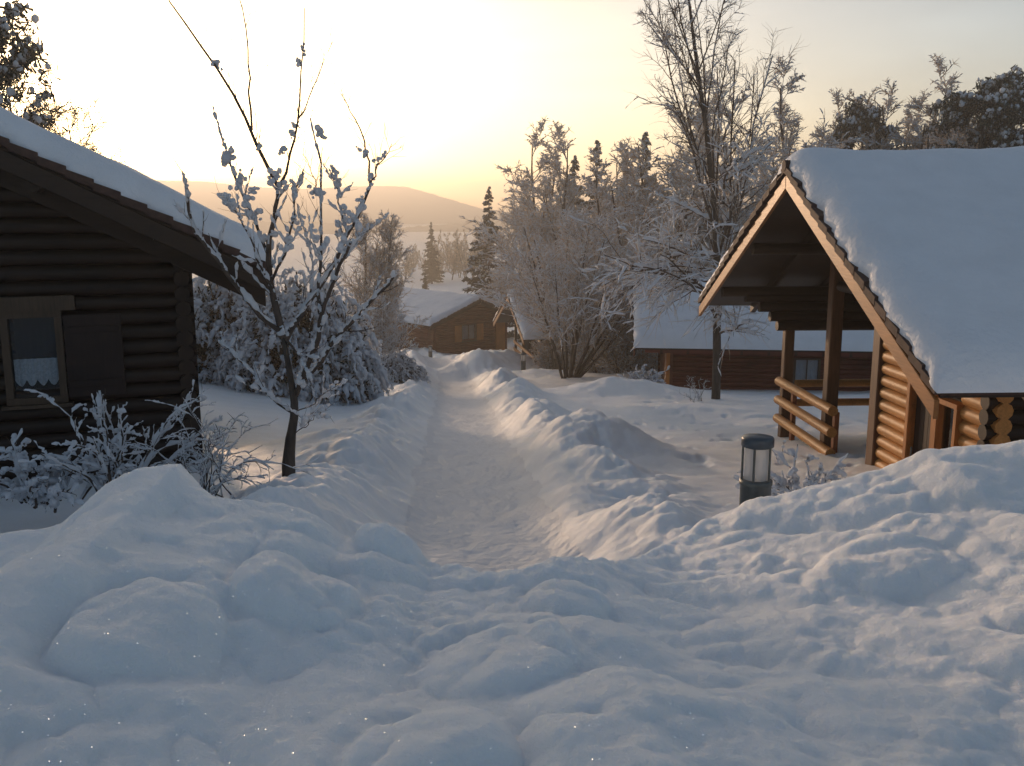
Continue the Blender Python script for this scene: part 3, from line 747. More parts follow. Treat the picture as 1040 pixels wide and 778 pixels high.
mb = MB(); log_rows(mb, 'y', LR - 1, -wy, wy, -.5, eR + rR - .25, D, (), lambda z: (-wy, wy) if z < topw else triR(z)); mb.build('wall', M['brown_shade_y'], rt)
# header of stacked logs over the far side of the porch, its ends stepping back
mb = MB()
for k, x0 in enumerate((.80, .68, .50, .28)): mb.tube((x0, wy, topw - .72 + k * D), (3.2, wy, topw - .72 + k * D), D * .54, n=10)
mb.build('header', M['brown_shade_x'], rt)
mb = MB()
for k, x0 in enumerate((.85, .72, .60)): mb.tube((x0, -wy + .0, topw + .02 + k * .001), (x0 + .2, -wy, topw + .02), .05, n=8)
# door leaf in its orange frame and the narrow window beside it
f = MB(); f.box(.90, 1.08, -1.36, -1.29, -.2, 2.05); f.box(.90, 1.08, -1.95, -1.88, -.2, 2.05); f.box(.90, 1.08, -1.95, -1.29, 2.053, 2.12)
dr = f.build('door', M['orange'], rt, .004)
f = MB(); f.box(1.0, 1.04, -1.878, -1.362, -.2, 2.05)
for k in range(5): f.box(.985, .998, -1.87 + k * .102, -1.775 + k * .102, -.1, 1.98)
f.build('door_leaf', M['shutter'], dr)
MB().tube((.93, -1.44, .95), (.93, -1.44, 1.07), .012, n=8).build('handle', M['lampmetal'], dr)
window(rt, 'x', 1.0, -2.36, -2.02, .55, 1.7, M['orange'], 'plain', .055, -1, False)
soffit(rt, WR, LR, eR, rR, M['brown_shade_y'])
roof_slabs(rt, WR, LR, eR, rR)
bargeboards(rt, WR, eR, rR, M['log_honey_x'], x=-.002, h=.17, drop=.105)
for ch in [c for c in bpy.data.objects if c.parent == rt and c.name.split('.')[0] in ('wall', 'header', 'door', 'window')]: ch.location.x += .14
purlins(rt, WR, eR, rR, .05, 3.2, M['brown_shade_x'], ys=(0, .38, -.38, .74, -.74))
# porch posts, tie beam, floor, rails
for (a, b, r, z1, m) in ((1.0, wy, .075, topw - .78, 'post'), (1.0, 1.15, .085, topw + .55, 'post'), (1.0, -.42, .10, topw + .8, 'post'), (2.9, wy, .07, topw - .78, 'post')):
    f = MB(); f.box(a - r, a + r, b - r, b + r, -.5, z1); f.build('post', M[m], rt, .012)
f = MB(); f.tube((1.0, 1.0, topw + .05), (1.0, -wy, topw + .05), .07, n=10); f.build('tie_beam', M['brown_shade_y'], rt)
f = MB(); f.box(.9, 3.15, -.5, wy, -.18, -.06)
for k in range(16): f.box(.88, 3.15, -.48 + k * (wy + .46) / 16, -.49 + (k + 1) * (wy + .46) / 16, -.058, -.03)
f.build('porch_floor', M['brown_shade_x'], rt)
rl = empty('porch_railing'); rl.parent = rt
for k, z in enumerate((1.05, .75, .45)):
    MB().tube((.87, .85, z - .02), (.87, wy + .12, z + .0), .073, n=12).build('rail', M['log_honey'], rl)
for b in (.95, wy - .35): MB().box(.925, .99, b - .045, b + .045, -.5, 1.0).build('baluster', M['post_red'], rl, .006)
for k, z in enumerate((1.03, .72)):
    MB().tube((1.1, wy + .0, z), (2.8, wy, z), .06, n=12).build('rail', M['log_honey'], rl)
for ch in [c for c in bpy.data.objects if c.parent == rt and c.name.split('.')[0] in ('post', 'tie_beam', 'porch_floor', 'porch_railing')]: ch.location.x += .14
rl.location.y -= .15
roof_snow('snow_cover', rt, WR, LR, eR, rR, .27, seed=4, wv=.32)

# ---- left cabin, gable towards us, its ridge running away to the left
phi = R(20.6); E = px(274, 270, 10.35); lyL = np.array([-math.cos(phi), -math.sin(phi)]); lxL = np.array([-math.sin(phi), math.cos(phi)])
WL, LL, oeL, ogL = 7.8, 7.5, .90, .9
cL = E[:2] + lyL * WL / 2; zL = -1.25
lt = empty('log_cabin', (cL[0], cL[1], zL), R(90) + phi, 'dark shaded log cabin on the left with lace curtain window and snowy roof', 'cabin', 'log cabins along the path')
eL = float(E[2]) - zL; rL = 2.0
def hitL(a, b, off=0.0):
    """local (y, z) where the ray of a photo pixel meets the gable wall"""
    d = px(a, b, 1.0) - np.array([0, 0, CAMZ]); o = cL + lxL * (ogL - off)
    t = (o @ lxL) / (d[:2] @ lxL); p = d * t
    return float((p[:2] - cL) @ lyL), float(p[2]) + CAMZ - zL
ya, za0 = hitL(59, 362); yb, _ = hitL(12, 362); zb = hitL(35, 322)[1]; za = hitL(35, 402)[1]
box_cabin(lt, WL, LL, eL, rL, ogL, oeL, M['dark_y'], M['dark_x'], M['dark_y'], M['brown_shade_x'], .17, front_op=[(ya, yb, za, zb)], seed=9, snowT=.30)
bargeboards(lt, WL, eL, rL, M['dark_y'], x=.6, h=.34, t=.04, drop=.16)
window(lt, 'x', ogL, ya, yb, za, zb, M['frame'], 'lace', .075, -1, True)
f = MB(); f.box(ogL - .13, ogL - .09, ya - .68, ya - .09, za - .02, zb + .02)
for k in range(2): f.box(ogL - .15, ogL - .131, ya - .66, ya - .11, za + .1 + k * .6, za + .17 + k * .6)
f.build('shutter', M['shutter'], lt, .004)
purlins(lt, WL, eL, rL, .05, ogL, M['dark_x'], ys=(0, .42, -.42, .72, -.72))

# ---- middle cabin behind the tall tree
c0 = px(645, 352, 29.0); th = R(-6.5)
W2 = 8.0; ly = np.array([-math.sin(th), math.cos(th)])
c2 = c0[:2] + ly * W2 / 2
mt = empty('log_cabin', (c2[0], c2[1], c0[2] - 2.12), th, 'red brown cabin with broad snowy roof behind the tall bare tree', 'cabin', 'log cabins along the path')
box_cabin(mt, W2, 13, 2.12, 1.65, 1.15, 1.0, M['red_y'], M['red_x'], M['red_x'], M['brown_shade_x'], .16, near_op=[(3.0, 3.0, 0, 0), (5.05, 5.75, .95, 1.65)], seed=14, snowT=.32)
window(mt, 'y', -3.0, 5.05, 5.75, .95, 1.65, M['frame'], 'plain', .06, -1, False, mull=1)
MB().box(1.02, 1.13, -3.16, -3.06, -.3, 2.3).build('corner_board', M['orange'], mt, .006)
for x in (4.6,): MB().box(x, x + .12, -3.15, -3.09, -.3, 2.3).build('wall_board', M['red_x'], mt, .006)
MB().box(.3, 12.8, -3.98, -3.93, 1.93, 2.08).build('fascia', M['red_x'], mt)

# ---- far cabin at the end of the path
pk = px(487, 303, 62.0)
ft = empty('log_cabin', (pk[0], pk[1], -7.45), R(130), 'distant brown cabin at the end of the path, gable with curtained window', 'cabin', 'log cabins along the path')
eF, rF = 2.1, float(pk[2]) + 7.45 - 2.1 - .05
box_cabin(ft, 8.0, 10, eF, rF, 1.0, 1.0, M['red_y'], M['red_x'], M['brown_shade_y'], M['brown_shade_x'], .16, front_op=[(-.35, .75, .75, 1.75)], seed=18, snowT=.3)
window(ft, 'x', 1.0, -.35, .75, .75, 1.75, M['frame'], 'plain', .07, -1, False, mull=1)
for a in (-1.0, .83): MB().box(.86, .90, a, a + .55, .7, 1.8).build('shutter', M['orange'], ft)
MB().box(.86, .92, -2.9, -2.1, -.2, 1.9).build('door', M['orange'], ft)
f = MB(); f.box(4.0, 5.2, 2.86, 2.94, .8, 1.6)
f.build('shutter', M['orange'], ft)
MB().box(1.6, 3.2, 2.9, 3.06, .8, 1.6).build('shutter', M['red_x'], ft)

# ---- cabin half hidden behind the bushy tree, gable to the left
pk = px(516, 299, 47.0)
ht = empty('log_cabin', (pk[0], pk[1], -6.15), R(12), 'cabin half hidden behind frosted many stemmed tree, only verge and porch rails showing', 'cabin', 'log cabins along the path')
eH = 2.1; rH = float(pk[2]) + 6.15 - eH
box_cabin(ht, 7.4, 9, eH, rH, 2.0, 1.0, M['red_y'], M['red_x'], M['log_honey_x'], M['brown_shade_x'], .16, seed=22, snowT=.28)
for k, z in enumerate((1.0, .62, .24)): MB().bar((.9, -1.8, z - .1), (.9, 2.8, z + .1), .05, .15).build('rail', M['log_honey_x'], ht)
for b in (-1.8, 1.0, 2.8): MB().box(.94, 1.06, b - .06, b + .06, -.4, 2.3).build('post', M['brown_shade_y'], ht)

#@@LAMPS
def path_light(label):
    root = empty('path_light', label=label, cat='path light', group='bollard lights along the path')
    MB().lathe([(.0, -.35), (.112, -.35), (.112, .02), (.112, .64), (.119, .645), (.119, .675), (.104, .68), (0, .685)]).build('base', M['lampmetal'], root)
    MB().lathe([(.088, .685), (.088, .93)]).build('glass', M['lampglass'], root)
    for k in range(5):
        a = 2 * math.pi * k / 5 + .5
        MB().tube((.103 * math.cos(a), .103 * math.sin(a), .68), (.103 * math.cos(a), .103 * math.sin(a), .94), .0085, n=6).build('bar', M['lampmetal'], root)
    MB().tube((0, 0, .685), (0, 0, .86), .022, n=10).build('bulb_holder', M['curtain'], root)
    MB().lathe([(0, .93), (.112, .93), (.117, .935), (.117, .99), (.112, 1.0), (.06, 1.012), (0, 1.015)]).build('cap', M['lampcap'], root)
    return root
pl = path_light('dark metal bollard light with ribbed glass standing before the right cabin porch')
q = px(770, 441, 6.7); pl.location = (q[0], q[1], q[2] - 1.02)
p2 = copy_tree(pl); p2['label'] = 'small dark bollard light in the snow left of the many stemmed tree'
q = px(531.5, 360, 40.0); p2.location = (q[0], q[1], q[2] - .95)
p3 = copy_tree(pl); p3['label'] = 'farthest tiny bollard light near the distant cabin at path end'
q = px(437, 352, 54.0); p3.location = (q[0], q[1], q[2] - .95)

#@@TREES
# ------------------------------------------------------------------ young tree on the left, branch by branch
def young_tree():
    rng = np.random.default_rng(5)
    Y0 = 8.0
    root = empty('young_tree', label='slender young bare tree carrying snow clumps, left of the path', cat='tree')
    # pixel course of every limb, start radius, depth drift towards its tip
    LIMBS = [
        ([(296, 500), (294, 472), (296, 440), (300, 416), (297, 395), (293, 372), (288, 344)], .050, 0),
        ([(290, 500), (289, 472), (292, 445), (298, 418)], .030, .05),
        ([(286, 338), (263, 319), (239, 290), (230, 277), (216, 258), (202, 240), (193, 218), (190, 195), (186, 176)], .022, -.5),
        ([(288, 344), (279, 308), (276, 286), (272, 254), (280, 222), (282, 204), (282, 189)], .034, .25),
        ([(282, 189), (268, 162), (256, 132), (238, 100), (217, 65), (198, 38), (174, 5), (168, -8)], .017, -.3),
        ([(256, 132), (254, 95), (253, 70), (253, 43), (245, 3), (243, -12)], .010, .3),
        ([(282, 189), (291, 178), (296, 146), (302, 116), (307, 68), (309, 8)], .014, .5),
        ([(302, 120), (309, 112), (322, 76), (338, 42)], .008, .2),
        ([(290, 346), (300, 330), (313, 308), (338, 272), (353, 240), (366, 213), (376, 189)], .026, .6),
        ([(376, 189), (376, 162), (368, 138), (358, 116), (346, 95)], .010, .2),
        ([(376, 189), (382, 172), (390, 160), (398, 146)], .008, -.2),
        ([(301, 400), (310, 378), (322, 344), (325, 318), (338, 285), (349, 262), (356, 246)], .026, -.6),
        ([(325, 318), (322, 290), (328, 265), (326, 200), (325, 162), (315, 120)], .017, .5),
        ([(326, 205), (318, 180), (308, 150)], .006, .2),
        ([(302, 392), (324, 369), (342, 344), (364, 322), (385, 297), (402, 277)], .022, -.5),
        ([(295, 418), (270, 398), (256, 380), (238, 358), (222, 346)], .014, .35),
        ([(272, 258), (258, 226), (243, 190), (233, 160), (225, 138), (216, 108)], .014, .5),
        ([(279, 300), (262, 262), (248, 228), (232, 205)], .012, -.3),
        ([(290, 344), (304, 362), (312, 375)], .012, -.2),
        ([(276, 286), (290, 255), (298, 225), (300, 196), (308, 172)], .013, -.4),
        ([(313, 308), (318, 270), (310, 238), (302, 210)], .010, .4),
        ([(338, 272), (352, 262), (366, 240), (384, 226)], .010, -.3),
        ([(353, 240), (346, 215), (342, 188), (336, 168)], .009, .4),
        ([(300, 418), (322, 408), (336, 392)], .006, .3),
        ([(300, 440), (314, 430), (326, 418)], .005, -.3),
    ]
    n = 10; P = []; Rr = []
    zero = px(294, 472, Y0)
    for pts, r, dr in LIMBS:
        m = len(pts); tt = np.linspace(0, m - 1, n)
        xs = np.interp(tt, range(m), [p[0] for p in pts]); ys = np.interp(tt, range(m), [p[1] for p in pts])
        # depth: continue from the height in the crown, drift out
        prog = np.linspace(0, 1, n)
        start = 0.0
        for (pp, rr_, d2) in LIMBS:
            if pp is pts: break
            for k, c in enumerate(pp):
                if abs(c[0] - pts[0][0]) < 4 and abs(c[1] - pts[0][1]) < 6: start = d2 * k / (len(pp) - 1) ; break
        dep = start + dr * prog
        P.append([px(a, b, Y0 + d) for a, b, d in zip(xs, ys, dep)]); Rr.append(r * np.linspace(1, .42 if r > .02 else .3, n))
    P = np.array(P); Rr = np.array(Rr)
    P[2:, 1:-1] += rng.normal(size=P[2:, 1:-1].shape) * .008
    o0 = np.array([zero[0], zero[1], hz(zero[0], zero[1])]); root.location = o0
    P -= o0
    v, q = tube_arrays(P[:1], Rr[:1] , 12); v1, q1 = tube_arrays(P[1:2], Rr[1:2], 10); v, q = join([(v, q), (v1, q1)])
    link_mesh('trunk', np_mesh('trunk', v, q), M['bark'], root)
    v, q = tube_arrays(P[2:], np.maximum(Rr[2:], .003), 7)
    link_mesh('branches', np_mesh('branches', v, q), M['twig'], root)
    l2 = grow(rng, P[2:], Rr[2:], 8, .2, 1, (22, 55), lambda t, L: .16 + .22 * (1 - t), 6, .10, .10, .35, rmin=.0026)
    l3 = grow(rng, *l2, 2, .3, 1, (20, 50), lambda t, L: L * .45, 4, .12, .08, .7, rmin=.0018)
    v, q = join([tube_arrays(*l2, 4), tube_arrays(*l3, 3)])
    link_mesh('crown', np_mesh('crown', v, q), M['twig'], root)
    # snow lies on flatter limbs and in the forks
    heavy = [2, 8, 11, 14, 15, 16, 17, 19, 20, 21, 22]
    sn = []
    def dens(P_, R_, k):
        B, n0, _ = P_.shape; t = np.linspace(0, n0 - 1, k); i = np.minimum(t.astype(int), n0 - 2); u = (t - i)
        return P_[:, i] * (1 - u)[None, :, None] + P_[:, i + 1] * u[None, :, None], R_[:, i] * (1 - u) + R_[:, i + 1] * u
    hp, hr = dens(P[heavy], Rr[heavy], 26)
    sn.append(snow_on(rng, hp, hr, .017, 1, 8, .5, .35))
    hp, hr = dens(P[[3, 12]], Rr[[3, 12]], 26); sn.append(snow_on(rng, hp, hr, .012, 1, 7, .3, .6))
    low = l2[0][:, 0, 2] < px(300, 190, 8)[2] - o0[2]
    sn.append(snow_on(rng, l2[0][low], l2[1][low], .016, .8, 6, .5, .5))
    tri_v, tri_q = join(sn)
    so_ = link_mesh('snow_cover', np_mesh('snow_cover', tri_v, tri_q), M['frost'], root)
    cl = [(219, 60, 6), (221, 66, 5), (228, 163, 9), (236, 156, 8), (243, 186, 9), (247, 178, 7), (283, 156, 6), (285, 150, 5), (304, 57, 6), (307, 55, 5), (295, 133, 6), (298, 130, 5), (327, 131, 7), (330, 137, 6),
          (341, 174, 6), (345, 184, 5), (341, 192, 5), (366, 154, 6), (371, 157, 5), (381, 163, 6), (391, 158, 4), (377, 183, 6), (279, 183, 10), (284, 181, 9), (264, 152, 5), (316, 197, 7), (323, 195, 7), (300, 193, 7),
          (229, 200, 7), (234, 206, 7), (262, 190, 6), (302, 225, 7), (325, 235, 9), (352, 215, 8), (364, 200, 9), (358, 225, 10), (340, 232, 8), (280, 240, 9), (292, 250, 9), (250, 205, 8), (256, 215, 8), (262, 225, 9), (270, 240, 9), (288, 340, 9), (304, 385, 8), (346, 250, 9), (330, 250, 8)]
    C = []; rr_ = []
    for a, b, r in cl:
        # hang every clump on the nearest limb point
        pr = np.array([[520 + F * (p[0]) / (p[1] * cp - (p[2] - CAMZ) * sp_), 389 - F * (p[1] * sp_ + (p[2] - CAMZ) * cp) / (p[1] * cp - (p[2] - CAMZ) * sp_)] for p in (P[2:] + o0).reshape(-1, 3)])
        k = int(np.argmin((pr[:, 0] - a) ** 2 + (pr[:, 1] - b) ** 2)); base_p = (P[2:] + o0).reshape(-1, 3)[k]
        tgt = px(a, b, base_p[1])
        ax = rng.normal(size=3) * .5 + np.array([rng.normal() * .4, 0, .7]); ax /= np.linalg.norm(ax)
        for j in range(7):
            C.append(tgt * .65 + base_p * .35 + ax * rng.uniform(-1, 1) * r * .0075 + rng.normal(size=3) * r * .0022 - o0); rr_.append(r * 8 / F * rng.uniform(.18, .46))
    v, q = blobs(rng, np.array(C), np.array(rr_), 2)
    link_mesh('snow_clumps', np_mesh('snow_clumps', v, q), M['frost'], root)
    return root
young_tree()

# ------------------------------------------------------------------ tall bare tree in front of the middle cabin
tall = bare_tree(31, 11.7, 5.4, 'tall bare many limbed tree with frosted lower twigs in front of red brown cabin', 'tree', None, 'tall_tree', 1, (17, 20, 10), (15, 34), .055, .16, .009, True, .13, keep=.35, twig_r=.005, l2f=.24, l3f=.42, crown_mat='rime_dark', r1=.42)
put(tall, gx(731, 24.6), 24.6, 1.0, 1, -.15)
# heavy frosted skirts of low branches around it
def skirt():
    rng = np.random.default_rng(8); r = [c for c in bpy.data.objects if c.parent == tall and c.name.startswith('trunk')][0]
    P = np.array([[[0, 0, z] for z in np.linspace(1.8, 6.2, 8)]]); Rr = np.full((1, 8), .1)
    l1 = grow(rng, P, Rr, 26, 0, 1, (55, 85), lambda t, L: 2.9 * (1.1 - .5 * t), 9, .10, -.03, .35)
    l2 = grow(rng, *l1, 9, .2, 1, (25, 65), lambda t, L: L * .42, 6, .14, -.06, .5, rmin=.010)
    l3 = grow(rng, *l2, 7, .2, 1, (25, 65), lambda t, L: L * .5, 4, .18, -.08, .6, rmin=.007)
    v, q = join([tube_arrays(*l1, 5), tube_arrays(*l2, 4)]); link_mesh('lower_branches', np_mesh('lower_branches', v, q), M['twig'], tall)
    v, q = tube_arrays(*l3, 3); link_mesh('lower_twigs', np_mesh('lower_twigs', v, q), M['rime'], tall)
    v, q = join([snow_on(rng, *l1, .03, .9), snow_on(rng, *l2, .022, .8), snow_on(rng, *l3, .014, .6, 4)])
    link_mesh('snow_cover', np_mesh('snow_cover', v, q), M['frost'], tall)
skirt()
# ------------------------------------------------------------------ frosted many-stemmed tree in the centre
ms = bare_tree(41, 6.0, 3.0, 'broad frosted tree with many dark stems fanning from one foot', 'tree', None, 'many_stemmed_tree', 14, (8, 9, 8), (15, 45), .02, .28, .014, True, .06, stem_ang=(8, 44), keep=.6, twig_r=.007, droop=.02)
put(ms, gx(576, 36), 36, .4)
# frosted trees, behind the cabins in the centre
G = 'frosted trees behind the cabins'
ft1 = bare_tree(51, 9.0, 3.0, '', 'tree', G, 'frosted_tree', 1, (24, 12, 12), (20, 55), .05, .12, .014, True, .12, keep=.7, twig_r=.010, droop=.02, l2f=.40)
ft2 = bare_tree(52, 8.0, 2.6, '', 'tree', G, 'frosted_tree', 3, (13, 11, 12), (20, 50), .06, .12, .014, True, .10, keep=.7, twig_r=.010, l2f=.42)
spots = [(0, 541, 66, 11.5, 'frosted tree rising highest between distant cabin and dark spruces'), (1, 533, 62, 9.0, 'frosted tree just right of the distant cabin gable'), (0, 570, 58, 10.2, 'frosted tree straight behind the many stemmed tree'),
         (1, 600, 56, 9.0, 'frosted tree right behind the bushy one, below the paired spruces'), (0, 632, 50, 8.6, 'frosted tree beside the roof peak of the red brown cabin'), (1, 668, 45, 10.5, 'frosted tree left behind the tall bare tree'),
         (0, 700, 48, 10.5, 'frosted tree directly behind the tall bare tree trunk'), (1, 760, 46, 10.5, 'frosted tree between tall bare tree and sunlit gable peak'), (0, 800, 52, 12.0, 'frosted tree above the peak of the sunlit gable'),
         (1, 650, 42, 8.2, 'low frosted tree over the red brown cabin roof'), (0, 552, 75, 12, 'pale frosted tree farthest back between two spruces')]+[(1, 572, 43, 5.8, 'low frosted tree hiding the roof of the half hidden cabin'), (0, 616, 44, 7.5, 'frosted tree between the many stemmed tree and the red brown cabin')]
for k, (kind, pxx, Y, h, lab) in enumerate(spots):
    src = (ft1, ft2)[kind]; used = (k > 1)
    o = copy_tree(src) if used else src
    o['label'] = lab; s = h * 1.24 / (9.0, 8.0)[kind]
    put(o, gx(pxx, Y), Y, k * 1.7, s); o.scale = (s * 1.2, s * 1.2, s)
G = 'spruces behind the cabins'
s1 = spruce(61, 12, 6.8, 'snow dusted spruce with narrow top right of the misty hill', G, frosty=True); put(s1, gx(497, 78), 78, 0, 1.04)
for k, (pxx, Y, h, lab) in enumerate([(582, 72, 14.2, 'left one of the paired spruces above the frosted trees'), (604, 70, 15.0, 'right one of the paired spruces above the frosted trees'), (634, 62, 13.2, 'dark spruce left of the tall bare tree crown'), (652, 58, 13.6, 'darkest spruce half covered by tall bare tree twigs'), (557, 82, 13.5, 'dim spruce behind the palest frosted tree')]):
    o = copy_tree(s1); o['label'] = lab; put(o, gx(pxx, Y), Y, k * 1.3 + .5, h / 12)
sp2 = spruce(66, 11, 4.6, 'lone spruce standing in the misty valley above the distant roof', frosty=False, snow=False, dens=1.2); put(sp2, gx(439, 166), 166, 0, .98)
for pxx, Y, lab in ((408, 118, 'small dark spruce over the left end of the distant roof'), (432, 112, 'small dark spruce below the lone valley spruce')):
    o = copy_tree(sp2); o['label'] = lab; put(o, gx(pxx, Y), Y, 1, .22); o.location.z = px(pxx, 296, Y)[2]
# valley wood: little bare trees in the haze
vt = bare_tree(71, 7, 2.2, '', 'tree', 'misty valley trees', 'valley_tree', 2, (10, 7, 5), (20, 50), .08, .15, 0, True, .1, twig_r=.05)
vt['group'] = 'misty valley trees'
rr = random.Random(4)
VL = 'small misty bare tree in the valley row beside the lone spruce'
for k in range(22):
    pxx = 447 + k * 3.2 + rr.uniform(-2, 2) if k < 14 else 396 + (k - 14) * 5.0
    Y = rr.uniform(170, 235)
    o = vt if k == 0 else copy_tree(vt)
    o['label'] = VL if k < 14 else 'small misty bare tree left of the lone spruce, above the distant roof'; o['group'] = 'misty valley trees' if k < 14 else 'misty trees left of the lone spruce'; put(o, gx(pxx, Y), Y, k, rr.uniform(.9, 1.3) * (1 if k < 14 else .7))
# birch left of the path
b1 = bare_tree(81, 6.6, 1.9, 'fine twigged frosted birch right behind the young tree', 'birch', None, 'birch_tree', 6, (12, 11, 9), (14, 38), .09, .12, .010, True, .05, stem_ang=(2, 14), keep=.55, twig_r=.009)
put(b1, gx(371, 38), 38, 0)
b2 = bare_tree(82, 3.6, 1.7, 'low frosted bush at the foot of the birch', 'bush', None, 'frosted_bush', 9, (7, 8, 7), (15, 45), .04, .1, .016, True, .03, stem_ang=(6, 36), keep=.8, twig_r=.009)
put(b2, gx(380, 36), 36, 0, .8)
# right background: pines and bare trees behind the big roof
G = 'pines behind the right cabin'
pA = pine(91, 10, 5.4, 'tall dark pine behind the right roof, tallest of the far right pair', G); put(pA, gx(1012, 52), 52, 0, 1.50)
for k, (pxx, Y, h, lab) in enumerate([(985, 50, 13.0, 'dark pine left of the tallest pine behind the right roof'), (1052, 50, 12.8, 'dark pine cut by the right picture edge'), (864, 56, 12.8, 'small pine above the left end of the right roof snow'), (945, 62, 13.6, 'slim pine poking above the brown bare trees')]):
    o = copy_tree(pA); o['label'] = lab; put(o, gx(pxx, Y), Y, k * 2 + 1, h * 1.13 / 10, sz=h * 1.13 / 10); o.scale.x *= (.9, 1, .75, .5)[k]; o.scale.y *= (.9, 1, .75, .5)[k]
G = 'brown bare trees behind the right roof'
BT = [(826, 10.9, 'bare tree leftmost in the row, just off the gable peak'), (842, 11.6, 'thin bare tree topping the gable peak'), (858, 11.2, 'bare tree touching the left side of the small pine'), (876, 11.9, 'bare tree touching the right side of the small pine'),
      (890, 12.6, 'taller bare tree right of the small pine'), (905, 12.0, 'bare tree over the middle left of the right roof'), (921, 12.7, 'bare tree in the middle of the row over the right roof'), (934, 12.4, 'bare tree beneath the slim pine, left side'),
      (952, 13.0, 'bare tree beneath the slim pine, right side'), (966, 12.5, 'bare tree left of the dark pine pair'), (1000, 12.2, 'low bare tree between the dark pines'), (1030, 12.4, 'bare tree in front of the far right pine')]
for k, (pxx, h, lab) in enumerate(BT):
    o = copy_tree((ft2, ft2, ft1)[k % 3]); o['group'] = G; Y = 56 + (k * 5) % 9; o['label'] = lab
    s_ = h * 1.27 / (8.0, 8.0, 9.0)[k % 3]
    put(o, gx(pxx, Y), Y, k * 1.1, s_); o.scale = (s_ * 1.25, s_ * 1.25, s_)

# left background behind the dark roof
pB = copy_tree(pA); pB['group'] = 'trees behind the left roof'; pB['label'] = 'dark snowy pine at the left picture edge above the dark roof'
put(pB, gx(-28, 24), 24, 2.2, .96); pB.scale = (.9, .9, 1.02)
lx = bare_tree(95, 6.5, 2.6, 'feathery larch behind the dark left roof', 'larch', 'trees behind the left roof', 'larch_tree', 1, (34, 10, 9), (35, 75), .03, .15, 0, False, .10, twig_r=.009)
put(lx, gx(30, 28), 28, 0, 1.0)
lx.location.z = px(30, 75, 28)[2] - 6.3
o = copy_tree(lx); o['label'] = 'smaller feathery treetop over the middle of the left roof'; put(o, gx(88, 30), 30, 1, .8); o.location.z = px(88, 125, 30)[2] - 5.0

# ------------------------------------------------------------------ snow-laden shrubs
def laden_shrub(seed, H, Wd, label, stems=26, thick=.03, name='snowy_shrub', arch=.10, sub=7, cat='shrub', group=None, tw=.012, lie=1.0, sub2=0):
    rng = np.random.default_rng(seed); root = empty(name, label=label, cat=cat, group=group)
    n = 9; P = np.zeros((stems, n, 3)); Rr = np.zeros((stems, n))
    for s in range(stems):
        a = rng.uniform(0, 6.28); til = R(rng.uniform(5, 62)) * lie
        d = np.array([math.sin(til) * math.cos(a), math.sin(til) * math.sin(a), math.cos(til)])
        p = np.array([rng.normal() * .08 * Wd, rng.normal() * .08 * Wd, -.15]); L = H * rng.uniform(.6, 1.15) * (1 + .5 * math.sin(til) * (Wd / H - .6))
        for k in range(n):
            P[s, k] = p; d = d + rng.normal(size=3) * .15 + np.array([0, 0, -arch * (k / n) * 2]); d /= np.linalg.norm(d); p = p + d * L / (n - 1)
        Rr[s] = tw * np.linspace(1, .35, n)
    l2 = grow(rng, P, Rr, sub, .25, 1, (25, 70), lambda t, L: L * .24, 6, .24, -arch * .5, .6, rmin=.003)
    ps = [tube_arrays(P, Rr, 5), tube_arrays(*l2, 4)]
    sn = [snow_on(rng, P, Rr, thick, 1, 7, .5, .35), snow_on(rng, *l2, thick * .85, .95, 6, .5, .35)]
    if sub2:
        l3 = grow(rng, *l2, sub2, .2, 1, (25, 65), lambda t, L: L * .5, 5, .14, -arch * .5, .6, rmin=.003)
        ps.append(tube_arrays(*l3, 3)); sn.append(snow_on(rng, *l3, thick * .7, .9, 5, .5, .35))
    v, q = join(ps); link_mesh('branches', np_mesh('branches', v, q), M['twig'], root)
    v, q = join(sn); link_mesh('snow_cover', np_mesh('snow_cover', v, q), M['frost'], root)
    return root
